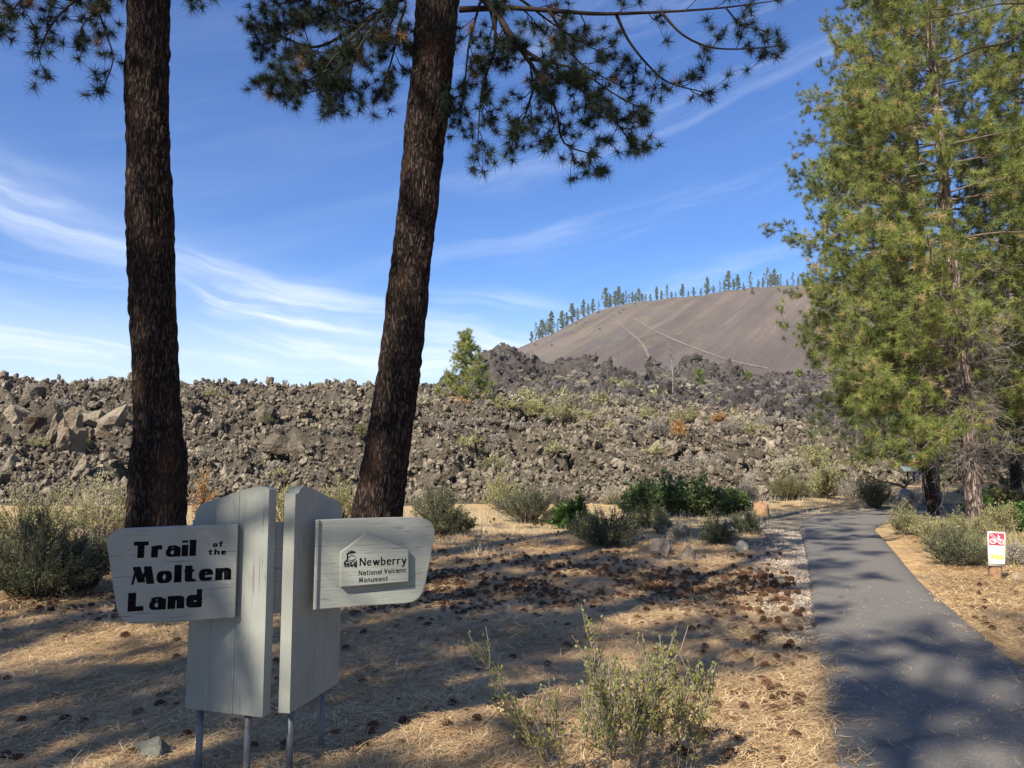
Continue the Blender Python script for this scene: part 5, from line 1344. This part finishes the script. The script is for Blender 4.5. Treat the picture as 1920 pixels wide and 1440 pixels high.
# ------------------------------------------------------------------ stones, stump, log
M['stone_pale'] = m_plain('pale_buff_stone', (.442, .374, .255), .9, .1, .25, 14)
M['stone_brown'] = m_plain('brown_stone', (.24, .19, .14), .9, .1, .35, 10)
M['stone_moss'] = m_plain('mossy_grey_stone', (.13, .125, .10), .95, .1, .5, 22)
def stone(px, py, wpx, hpx, mt, lab, seed, fl=.7):
    q = gnd(px, py); s = wpx / 2 / FPX * q[1]; o = bpy.data.objects.new('stone', rock_mesh('stone', seed, 3, (1, fl, hpx / wpx * 1.5), .28, M[mt])); C.objects.link(o)
    o.location = (q[0], q[1] + s * .5, s * hpx / wpx * .55); o.scale = (s, s, s); o.rotation_euler = (0, 0, seed * .7); tag(o, lab, 'stone')
stone(1393, 1034, 30, 17, 'stone_pale', 'small pale buff stone at the edge of the gravel', 41)
stone(1294, 1052, 46, 28, 'stone_brown', 'brown stone lying right of the broad sage shrub', 42)
stone(1240, 1036, 60, 28, 'stone_brown', 'larger flat brown stone under the dry grey brush', 43)
stone(278, 1438, 115, 42, 'stone_moss', 'dark mossy grey stone at the bottom left below the name board', 44, .6)
stone(1908, 1088, 22, 12, 'stone_brown', 'small grey-brown stone right of the rule sign post', 45)
M['cutwood'] = m_plain('orange_cut_wood', (.30, .185, .10), .85, .1, .3, 25)
q = gnd(1427, 966); s = 14 / FPX * q[1]
st = empty('tree_stump', q, 0, 'short orange-brown cut tree stump left of the path bend', 'tree stump')
mb = MB(); th = np.linspace(0, 6.283, 19)[:-1]; P = []
for k, z_ in enumerate(np.linspace(-.05, .30, 7)):
    rr = s * (1.15 - .2 * k / 6) * (1 + .10 * np.sin(4 * th) + .05 * np.sin(9 * th + k * .4)); P.append(np.stack([rr * np.cos(th), rr * np.sin(th), np.full(18, z_) + (k == 6) * .06 * np.sin(th * 2)], -1))
P = np.concatenate(P); i_ = np.arange(7 * 18).reshape(7, 18); i2 = np.roll(i_, -1, 1)
mb.add(P, None, np.stack([i_[:-1], i2[:-1], i2[1:], i_[1:]], -1).reshape(-1, 4)); mb.build('side', M['cutwood'], st)
mb = MB(); tp = P[-18:] * [.97, .97, 1]; tp = np.vstack([tp, [[0, 0, .29]]]); mb.add(tp, [[k, (k + 1) % 18, 18] for k in range(18)]); mb.build('cut_face', M['post'], st)
M['logwood'] = m_plain('weathered_grey_log', (.30, .265, .22), .9, .1, .35, 6); M['hollow'] = m_plain('dark_matte_brown', (.035, .028, .022), .95, .05)
q = gnd(1700, 944); e = gnd(1688, 918)
lg = empty('fallen_log', q, 0, 'weathered grey log end pointing at the viewer by the path bend', 'log')
D_ = unit((e - q) * [1, 1, 0]); L_ = 4.5
pts = np.array([[0, 0, .22], D_ * L_ * .5 + [0, 0, .22], D_ * L_ + [0, 0, .2]]); pts = catmull(pts, 6)
mb = MB(); mb.tube(pts, np.linspace(.27, .17, len(pts)) * (1 + .10 * np.sin(np.arange(len(pts)) * 2.0)), 9, cap=True); mb.build('bole', M['logwood'], lg, smooth=True)
mb = MB(); mb.tube(np.array([-D_ * .012 + [0, 0, .22], D_ * .02 + [0, 0, .22]]) + np.array([.05, 0, -.07]), .13, 7); mb.build('dark_end_disc', M['hollow'], lg)  # solid dark disc set low on the log end
mb = MB(); mb.tube(bend(D_ * 1.8 + [0, 0, .5], [-.8, 0, .8], 1.3, .0, .3, 6, .15), [.06, .05, .04, .03, .02, .015], 5); mb.tube(bend(D_ * 1.8 + [0, 0, .5], [.3, 0, 1], .7, .0, .2, 5, .15), [.05, .04, .03, .02, .015], 5); mb.build('branch_stub', M['twig_mid'], lg)

# ------------------------------------------------------------------ information panel, rider and bicycle by the far trees
M['darkmetal'] = m_plain('black_metal_frame', (.03, .03, .032), .5, .4); M['panel'] = m_plain('grey_green_panel_print', (.12, .15, .13), .85, .1, .4, 9)
q = gnd(1697, 909)
ip = empty('information_panel', q, .15, 'black framed slanting information panel beside the rider', 'information panel')
tlt = R(35); Rx = np.array([[1, 0, 0], [0, math.cos(tlt), -math.sin(tlt)], [0, math.sin(tlt), math.cos(tlt)]])
mb = MB(); mb.box([.28, .1, .42], [.09, .09, .86]); mb.build('post', M['darkmetal'], ip)
mb = MB()
for a, b in (((.28, 0, 1.02), (.98, .05, .03)),): pass
for cx, cy, dx, dy in ((.28, .31, 1.0, .05), (.28, -.31, 1.0, .05), (-.20, 0, .05, .57), (.76, 0, .05, .57)): mb.box(np.array([.28, .05, .98]) + Rx @ np.array([cx - .28, cy, 0]), [dx, dy, .05], Rx)
mb.build('frame', M['darkmetal'], ip)
mb = MB(); mb.box([.28, .05, .98], [.90, .56, .02], Rx); mb.build('panel_face', M['panel'], ip)

def skin_body(name, joints, edges, radii, mt, parent, sub=2):
    me = bpy.data.meshes.new(name); me.from_pydata([tuple(map(float, j)) for j in joints], edges, []); o = bpy.data.objects.new(name, me); C.objects.link(o); o.parent = parent
    md = o.modifiers.new('skin', 'SKIN'); md.use_smooth_shade = True
    for v, r in zip(me.skin_vertices[0].data, radii): v.radius = (r, r) if not hasattr(r, '__len__') else r
    me.skin_vertices[0].data[0].use_root = True
    o.modifiers.new('sub', 'SUBSURF').levels = sub; o.modifiers['sub'].render_levels = sub
    me.materials.append(mt); return o
M['skinc'] = m_plain('skin', (.55, .33, .23), .6, .3); M['redshirt'] = m_plain('red_jersey', (.62, .03, .025), .8, .1, .15, 6); M['darkcloth'] = m_plain('dark_blue_trousers', (.03, .04, .07), .85, .1)
M['whitecloth'] = m_plain('white_band_cloth', (.75, .75, .75), .8, .1); M['helmet'] = m_plain('teal_helmet', (.03, .20, .15), .35, .5); M['rubber'] = m_plain('black_rubber', (.02, .02, .02), .7, .3); M['rim'] = m_plain('silver_rim', (.55, .55, .56), .3, .6, metallic=.8)
q = gnd(1722, 908); bk = q.copy()
per = empty('person', q + [-.12, .0, 0], R(15), 'person in a red top and teal helmet standing astride a bicycle behind the dark trunk', 'person')
# facing left (towards -x), both feet down, hands on the bars
J = [(0, 0, .93), (0, 0, 1.10), (-.05, 0, 1.30), (-.08, 0, 1.44), (-.10, 0, 1.52), (-.12, 0, 1.63), (-.12, 0, 1.73),
     (-.07, .19, 1.41), (-.20, .25, 1.17), (-.42, .22, 1.06), (-.49, .22, 1.05), (-.07, -.19, 1.41), (-.20, -.25, 1.17), (-.42, -.22, 1.06), (-.49, -.22, 1.05),
     (0, .11, .88), (-.03, .17, .48), (.03, .19, .09), (-.13, .20, .035), (0, -.11, .88), (-.03, -.17, .48), (.03, -.19, .09), (-.13, -.20, .035)]
Ed = [(0, 1), (1, 2), (2, 3), (3, 4), (4, 5), (5, 6), (3, 7), (7, 8), (8, 9), (9, 10), (3, 11), (11, 12), (12, 13), (13, 14), (0, 15), (15, 16), (16, 17), (17, 18), (0, 19), (19, 20), (20, 21), (21, 22)]
Ra = [.14, .125, .15, .12, .055, .09, .085, .065, .045, .033, .03, .065, .045, .033, .03, .095, .062, .042, .035, .095, .062, .042, .035]
skin_body('body', J, Ed, Ra, M['skinc'], per)
# clothes follow the same skeleton, slightly larger
skin_body('red_top', [J[0], J[1], J[2], J[3], J[7], J[8], (-.38, .22, 1.08), J[11], J[12], (-.38, -.22, 1.08)], [(0, 1), (1, 2), (2, 3), (3, 4), (4, 5), (5, 6), (3, 7), (7, 8), (8, 9)], [.155, .14, .165, .125, .078, .056, .045, .078, .056, .045], M['redshirt'], per)
skin_body('trousers', [(0, 0, .95), (0, .11, .86), (-.03, .17, .48), (.03, .19, .14), (0, -.11, .86), (-.03, -.17, .48), (.03, -.19, .14)], [(0, 1), (1, 2), (2, 3), (0, 4), (4, 5), (5, 6)], [.162, .11, .078, .055, .11, .078, .055], M['darkcloth'], per)
mb = MB(); mb.tube(np.array([[0, 0, .96], [-.005, 0, 1.03]]), .158, 16); mb.build('waist_band', M['whitecloth'], per)
mb = MB(); P = []
for k in range(6):
    a = k / 5 * math.pi / 2
    for t in np.linspace(0, 6.283, 17)[:-1]: P.append([-.12 + .155 * math.cos(a) * math.cos(t), .118 * math.cos(a) * math.sin(t), 1.71 + .125 * math.sin(a)])
i_ = np.arange(96).reshape(6, 16); i2 = np.roll(i_, -1, 1); mb.add(P, None, np.stack([i_[:-1], i2[:-1], i2[1:], i_[1:]], -1).reshape(-1, 4)); mb.build('helmet', M['helmet'], per, smooth=True)
mb = MB(); mb.box([-.225, 0, 1.625], [.03, .025, .04]); mb.build('nose', M['skinc'], per)
mb = MB(); mb.box([-.213, .035, 1.655], [.008, .025, .012]); mb.box([-.213, -.035, 1.655], [.008, .025, .012]); mb.box([-.21, 0, 1.582], [.008, .05, .01]); mb.build('face_features', M['hollow'], per)
bi = empty('bicycle', bk + [-.1, 0, 0], R(15), 'bicycle held by the person in red beside the information panel', 'bicycle')
for cx in (-.56, .50):
    th = np.linspace(0, 6.2832, 33); ringp = np.stack([cx + .33 * np.cos(th), np.zeros(33), .345 + .33 * np.sin(th)], -1)
    mb = MB(); mb.tube(ringp, .02, 6, cap=False); wh = mb.build('wheel', M['rubber'], bi)
    mb = MB(); mb.tube(np.stack([cx + .305 * np.cos(th), np.zeros(33), .345 + .305 * np.sin(th)], -1), .011, 5, cap=False)
    for k in range(14): mb.tube([[cx, 0, .345], [cx + .3 * math.cos(k * .449), 0, .345 + .3 * math.sin(k * .449)]], .0025, 3)
    mb.build('rim_and_spokes', M['rim'], wh)
M['bikeframe'] = m_plain('dark_bicycle_frame', (.06, .07, .09), .3, .5)
mb = MB()
for a, b in (((-.56, 0, .345), (-.42, 0, .86)), ((-.44, 0, .80), (.12, 0, .78)), ((-.46, 0, .70), (-.02, 0, .29)), ((-.02, 0, .29), (.15, 0, .88)), ((-.02, 0, .29), (.50, 0, .345)), ((.12, 0, .78), (.50, 0, .345))): mb.tube([a, b], .017, 6)
mb.build('frame', M['bikeframe'], bi)
mb = MB(); mb.tube([[-.42, 0, .86], [-.41, 0, .99]], .014, 6); mb.tube([[-.47, -.28, 1.03], [-.43, 0, 1.0], [-.47, .28, 1.03]], .013, 6); mb.build('handlebar', M['rubber'], bi)
mb = MB(); mb.add([[.02, -.03, .93], [.02, .03, .93], [.28, .07, .95], [.28, -.07, .95], [.02, -.02, .90], [.02, .02, .90], [.28, .05, .90], [.28, -.05, .90]], None, [[0, 1, 2, 3], [7, 6, 5, 4], [0, 4, 5, 1], [1, 5, 6, 2], [2, 6, 7, 3], [3, 7, 4, 0]]); mb.build('saddle', M['rubber'], bi)

# ------------------------------------------------------------------ pine cones
def cone_mesh(seed, openness=1.0):
    r = np.random.default_rng(seed); mb = MB()
    mb.tube([[0, 0, -.42], [0, 0, 0], [0, 0, .40]], [.10, .17, .05], 6, .1)
    Nn = 72
    for k in range(Nn):
        f = k / Nn; z = -.40 + .84 * f; a = k * 2.39996; rad = .40 * math.sin(math.pi * min(1, (.16 + .80 * f) ** .8)) ** .7 * openness
        d = np.array([math.cos(a), math.sin(a), .18 + .5 * f]); d = unit(d); s_ = np.array([-math.sin(a), math.cos(a), 0]); w = .085 * (1.1 - .45 * f)
        p0 = np.array([0, 0, z]) + d * .06; p1 = np.array([0, 0, z]) + d * rad * r.uniform(.9, 1.08); up = np.cross(s_, d) * -1
        tip = p1 + unit(d + [0, 0, .5]) * .04
        mb.add([p0 - s_ * w * .35, p0 + s_ * w * .35, p1 + s_ * w, p1 - s_ * w, tip, p1 + s_ * w * .8 - up * .04, p1 - s_ * w * .8 - up * .04], [[3, 2, 4], [4, 2, 5], [4, 6, 3], [4, 5, 6]], [[0, 1, 2, 3]], [.3, .3, .7, .7, 1, .6, .6])
    return mb
M['cone'] = m_leaf('brown_pine_cone_scales', [(0, (.018, .009, .006)), (.5, (.07, .034, .02)), (.8, (.13, .065, .036)), (1, (.28, .17, .10))], .0, .75, .15)
CONE = [cone_mesh(k, o_).mesh('pine_cone') for k, o_ in ((1, 1.0), (2, .9), (3, 1.08))]
for m_ in CONE: m_.materials.append(M['cone'])
pts = []
r = np.random.default_rng(11)
while len(pts) < 1750:
    u = r.random()
    if u < .80:
        px, py = r.uniform(640, 1510), r.normal(1090, 38)
        if py < 1036 or py > 1230: continue
        if px > 1380 and r.random() < .5: continue
    elif u < .86: px, py = r.uniform(1250, 1530), r.uniform(1130, 1440)
    elif u < .91: px, py = r.uniform(0, 280), 1105 + abs(r.normal(0, 35))
    elif u < .945: px, py = r.uniform(1640, 1920), r.uniform(1090, 1330)
    elif u < .97: px, py = r.uniform(760, 1440), r.uniform(975, 1040)
    else: px, py = r.uniform(0, 1520), r.uniform(1160, 1440)
    q = gnd(px, py)
    d, _ = path_dist(q[:1], q[1:2])
    if d[0] < .12 or (u < .8 and fbm2(q[:1] * .9, q[1:2] * .6, 3, 91)[0] < .22 + .3 * r.random()): continue
    pts.append(q)
for px, py in [(940, 1338), (928, 1330), (955, 1342), (800, 1335), (825, 1340), (850, 1335), (875, 1348), (305, 1302), (155, 1352), (121, 1345), (258, 1338), (336, 1252), (328, 1202), (331, 1224), (675, 1415), (660, 1425), (795, 1418), (835, 1378), (10, 1410), (30, 1415), (300, 1322), (335, 1320), (1232, 1222), (1195, 1290), (624, 1385), (745, 1318), (890, 1325), (300, 1303)]: pts.append(gnd(px, py + 6))
pts = np.array(pts); pts[:, 2] = ground_z(pts[:, 0], pts[:, 1])
dist = np.hypot(pts[:, 0], pts[:, 1]); order = np.argsort(dist); pts = pts[order]
rot = np.stack([r.normal(1.4, .5, len(pts)), r.normal(0, .5, len(pts)), r.uniform(0, 6.28, len(pts))], -1); sc_ = r.uniform(.066, .102, len(pts))
CL = [(940, 1344, 28, 'one of the cones heaped together left of the bitterbrush', 'cone heap left of the bitterbrush'),
      (845, 1344, 55, 'one of a row of cones right of the sign poles', 'row of cones at the shade edge'),
      (668, 1424, 25, 'one of the two cones just right of the rightmost sign pole', 'cone pair at the rightmost pole'),
      (331, 1220, 42, 'one of the cones left of the left-hand upright of the sign', 'cones beside the left-hand upright'),
      (150, 1352, 60, 'one of the dark cones in the shade at the lower left', 'dark cones at the lower left'),
      (304, 1312, 28, 'one of the cones in the shade beside the leftmost sign pole', 'cones beside the leftmost pole'),
      (20, 1418, 40, 'one of the large dark cones in the bottom left corner', 'cones in the bottom left corner'),
      (1232, 1228, 30, 'one of the few cones in the open shade behind the bitterbrush', 'cones behind the bitterbrush')]
for k in range(290):
    o = bpy.data.objects.new('pine_cone', CONE[k % 3]); C.objects.link(o); o.location = tuple(pts[k] + [0, 0, sc_[k] * .32]); o.rotation_euler = tuple(rot[k]); o.scale = (sc_[k],) * 3
    px = 960 + pts[k][0] / pts[k][1] * FPX; Yk = pts[k][1]
    if px > 1600: lab, gp = 'brown pine cone on the needles right of the path', 'cones right of the path'
    elif px > 1240: lab, gp = 'brown pine cone on the needles just left of the path', 'cones just left of the path'
    elif px < 300: lab, gp = 'brown pine cone on the needles left of the sign', 'cones left of the sign'
    elif Yk > 7: lab, gp = 'brown pine cone among the dense scatter behind the monument board', 'cones in the dense scatter'
    else: lab, gp = 'brown pine cone on the open needle litter between sign and bitterbrush', 'cones on the near litter'
    for cx_, cy_, rad_, l2, g2 in CL:
        if math.hypot(px - cx_, 860 + CAMH / Yk * FPX - cy_) < rad_: lab, gp = l2, g2
    tag(o, lab, 'pine cone', gp)
rest = slice(290, None)
scatter('pine_cones', pts[rest] + np.array([0, 0, .03]), rot[rest], np.stack([sc_[rest]] * 3, -1), CONE)

# ------------------------------------------------------------------ needle litter and twigs
M['litter'] = m_leaf('fallen_straw_needles', [(0, (.15, .08, .04)), (.5, (.52, .34, .16)), (1, (.80, .62, .36))], .0, .6, .3)
def litter_mesh(seed, N, rad, wd, Lr):
    r = np.random.default_rng(seed); mb = MB()
    f = np.sqrt(r.random(N)) * rad; a = r.uniform(0, 6.28, N); P = np.stack([f * np.cos(a), f * np.sin(a), r.uniform(.003, .022, N)], -1)
    t = r.uniform(0, 6.28, N) ; L_ = r.uniform(*Lr, N)
    for leg in (-1, 1):
        t2 = t + leg * r.uniform(.02, .22, N); d = np.stack([np.cos(t2), np.sin(t2), r.normal(.03, .10, N)], -1); s_ = np.stack([-np.sin(t2), np.cos(t2), np.zeros(N)], -1) * wd / 2
        bow = s_ / wd * L_[:, None] * r.normal(0, .14, (N, 1)) * 2
        m_ = P + d * L_[:, None] * .5 + bow; m_[:, 2] += .004; e_ = P + d * L_[:, None]; e_[:, 2] = np.maximum(e_[:, 2], 0)
        v = np.stack([P - s_, P + s_, m_ + s_, m_ - s_, e_], 1).reshape(-1, 3); k = np.arange(N)[:, None] * 5
        c = np.repeat(r.random(N) * .8 + .1, 5); mb.add(v, k + np.array([[3, 2, 4]]), k + np.array([[0, 1, 2, 3]]), c)
    return mb
LM = [litter_mesh(k, 60, .22, .0028, (.07, .15)).mesh('needle_litter') for k in range(5)]
LF = [litter_mesh(k + 10, 34, .35, .0055, (.09, .17)).mesh('needle_litter') for k in range(4)]
for m_ in LM + LF: m_.materials.append(M['litter'])
def strew(N, x0, x1, y0, y1, meshes, dens=None, s0=.8, s1=1.3, keep_path=.0):
    X = r.uniform(x0, x1, N); Y = y0 * (y1 / y0) ** r.random(N) if y0 > 0 else r.uniform(y0, y1, N)
    k = (np.abs(X) < Y * .72 + .5)
    d, side = path_dist(X, Y); k &= (d > .24) | ((d > .06) & (r.random(N) < .35)) | ((d > -.02) & (r.random(N) < .06))
    k &= ~((side > 0) & (d < .8) & (Y > 6.5) & (r.random(N) < .75))
    X, Y = X[k], Y[k]; Z = ground_z(X, Y) + .004; Z = np.where(d[k] < 0, .034, Z); n_ = len(X); s = r.uniform(s0, s1, n_)
    return scatter('needle_litter', np.stack([X, Y, Z], -1), np.stack([r.normal(0, .05, n_), r.normal(0, .05, n_), r.uniform(0, 6.28, n_)], -1), np.stack([s, s, s], -1), meshes)
strew(15000, -5.5, 6.5, 2.9, 8.0, LM)
strew(9000, -9, 11, 7.0, 17.0, LF, s0=.8, s1=1.2)
# single needles blown on the asphalt
PN = [litter_mesh(30 + k, 1, .01, .003, (.06, .12)).mesh('needle_litter') for k in range(5)]
for m_ in PN: m_.materials.append(M['litter'])
N = 1100; ti = r.random(N); ii = (ti * 46 + 8).astype(int).clip(0, len(EL) - 2); fr = r.random(N)[:, None]; cr = r.random(N)[:, None]
a_ = EL[ii] * (1 - fr) + EL[ii + 1] * fr; b_ = ER[ii] * (1 - fr) + ER[ii + 1] * fr; Q = a_ + (b_ - a_) * cr
scatter('needle_litter', np.stack([Q[:, 0], Q[:, 1], np.full(N, .028)], -1), np.stack([np.zeros(N), np.zeros(N), r.uniform(0, 6.28, N)], -1), np.ones((N, 3)) * .68, PN)
# bark chips and pebbles
CH = [rock_mesh('pebbles', 60 + k, 1, (1, .7, .35), .3, M['post'] if k else M['stone_brown']) for k in range(3)]
N = 5200; X = r.uniform(-5, 7, N); Y = 3 * (18 / 3) ** r.random(N); d, _ = path_dist(X, Y); k = d > .03; X, Y = X[k], Y[k]; s = r.uniform(.004, .016, len(X)) * (1 + Y * .05)
scatter('bark_crumbs', np.stack([X, Y, ground_z(X, Y) + .006], -1), r.uniform(0, 6.28, (len(X), 3)), np.stack([s, s, s], -1), CH)
GP = [rock_mesh('gravel', 70 + k, 1, (1, .8, .7), .25, M[('stone_pale', 'stone_brown', '')[k]] if k < 2 else m_plain('pinkish_gravel', (.30, .245, .215), .9, .1, .3, 12)) for k in range(3)]
N = 11000; ii = (r.random(N) ** 1.1 * 66 + 10).astype(int).clip(0, len(EL) - 2); fr = r.random(N)[:, None]; P_ = EL[ii] * (1 - fr) + EL[ii + 1] * fr; nn = unit_rows(EL[ii] - ER[ii]); Q = P_ + nn * np.abs(r.normal(0, .45, N))[:, None] + nn * .04
s = r.uniform(.006, .020, N) * (1 + .04 * Q[:, 1]) * .8
k = Q[:, 1] > 5.5; Q, s = Q[k], s[k]
scatter('gravel', np.stack([Q[:, 0], Q[:, 1], ground_z(Q[:, 0], Q[:, 1]) + .004], -1), r.uniform(0, 6.28, (len(Q), 3)), np.stack([s, s, s], -1), GP)
# a few fallen twigs
for k, (px, py, L_, a_) in enumerate([(830, 1365, .5, .3), (905, 1300, .35, 2.2), (210, 1395, .4, 1.1), (1420, 1385, .45, .6), (690, 1262, .3, 1.8), (1100, 1205, .4, 2.8), (60, 1190, .4, .2)]):
    q = gnd(px, py); q[2] = float(ground_z(q[:1], q[1:2])[0]) + .02
    mb = MB(); P_ = np.array([[t * L_ * math.cos(a_) + .02 * math.sin(5 * t), t * L_ * math.sin(a_), .015 * math.sin(3 * t)] for t in np.linspace(-.5, .5, 7)])
    mb.tube(P_, np.linspace(.008, .004, 7), 5); mb.tube([P_[4], P_[4] + [.06, .05, .01], P_[4] + [.1, .12, .01]], [.004, .003, .002], 4)
    o = mb.build('fallen_twig', M['twig_grey'], None); o.location = tuple(q)
    tag(o, 'grey fallen twig on the needle litter ' + ('in front of the two cone clusters', 'between sign and bitterbrush', 'behind the mossy stone', 'near the path at the bottom', 'just right of the sign uprights', 'in the open shade', 'below the big sage shrub')[k], 'twig')

# ------------------------------------------------------------------ thin summer haze over the whole place
hz = bpy.data.materials.new('haze'); hz.use_nodes = True; hz.node_tree.nodes.clear(); n = NT(hz.node_tree)
pv = n.node('ShaderNodeVolumePrincipled'); pv.inputs['Color'].default_value = (.86, .90, .97, 1); pv.inputs['Density'].default_value = .00013; pv.inputs['Anisotropy'].default_value = .1
o_ = n.node('ShaderNodeOutputMaterial'); n.l.new(pv.outputs[0], o_.inputs['Volume'])
xs = (float(gx[0]) - 60, float(gx[-1]) + 60); ys_ = (float(gy[0]) - 60, float(gy[-1]) + 60)
mb = MB(); mb.box([(xs[0] + xs[1]) / 2, (ys_[0] + ys_[1]) / 2, 95], [xs[1] - xs[0], ys_[1] - ys_[0], 198]); mb.build('haze', hz, kind='stuff')
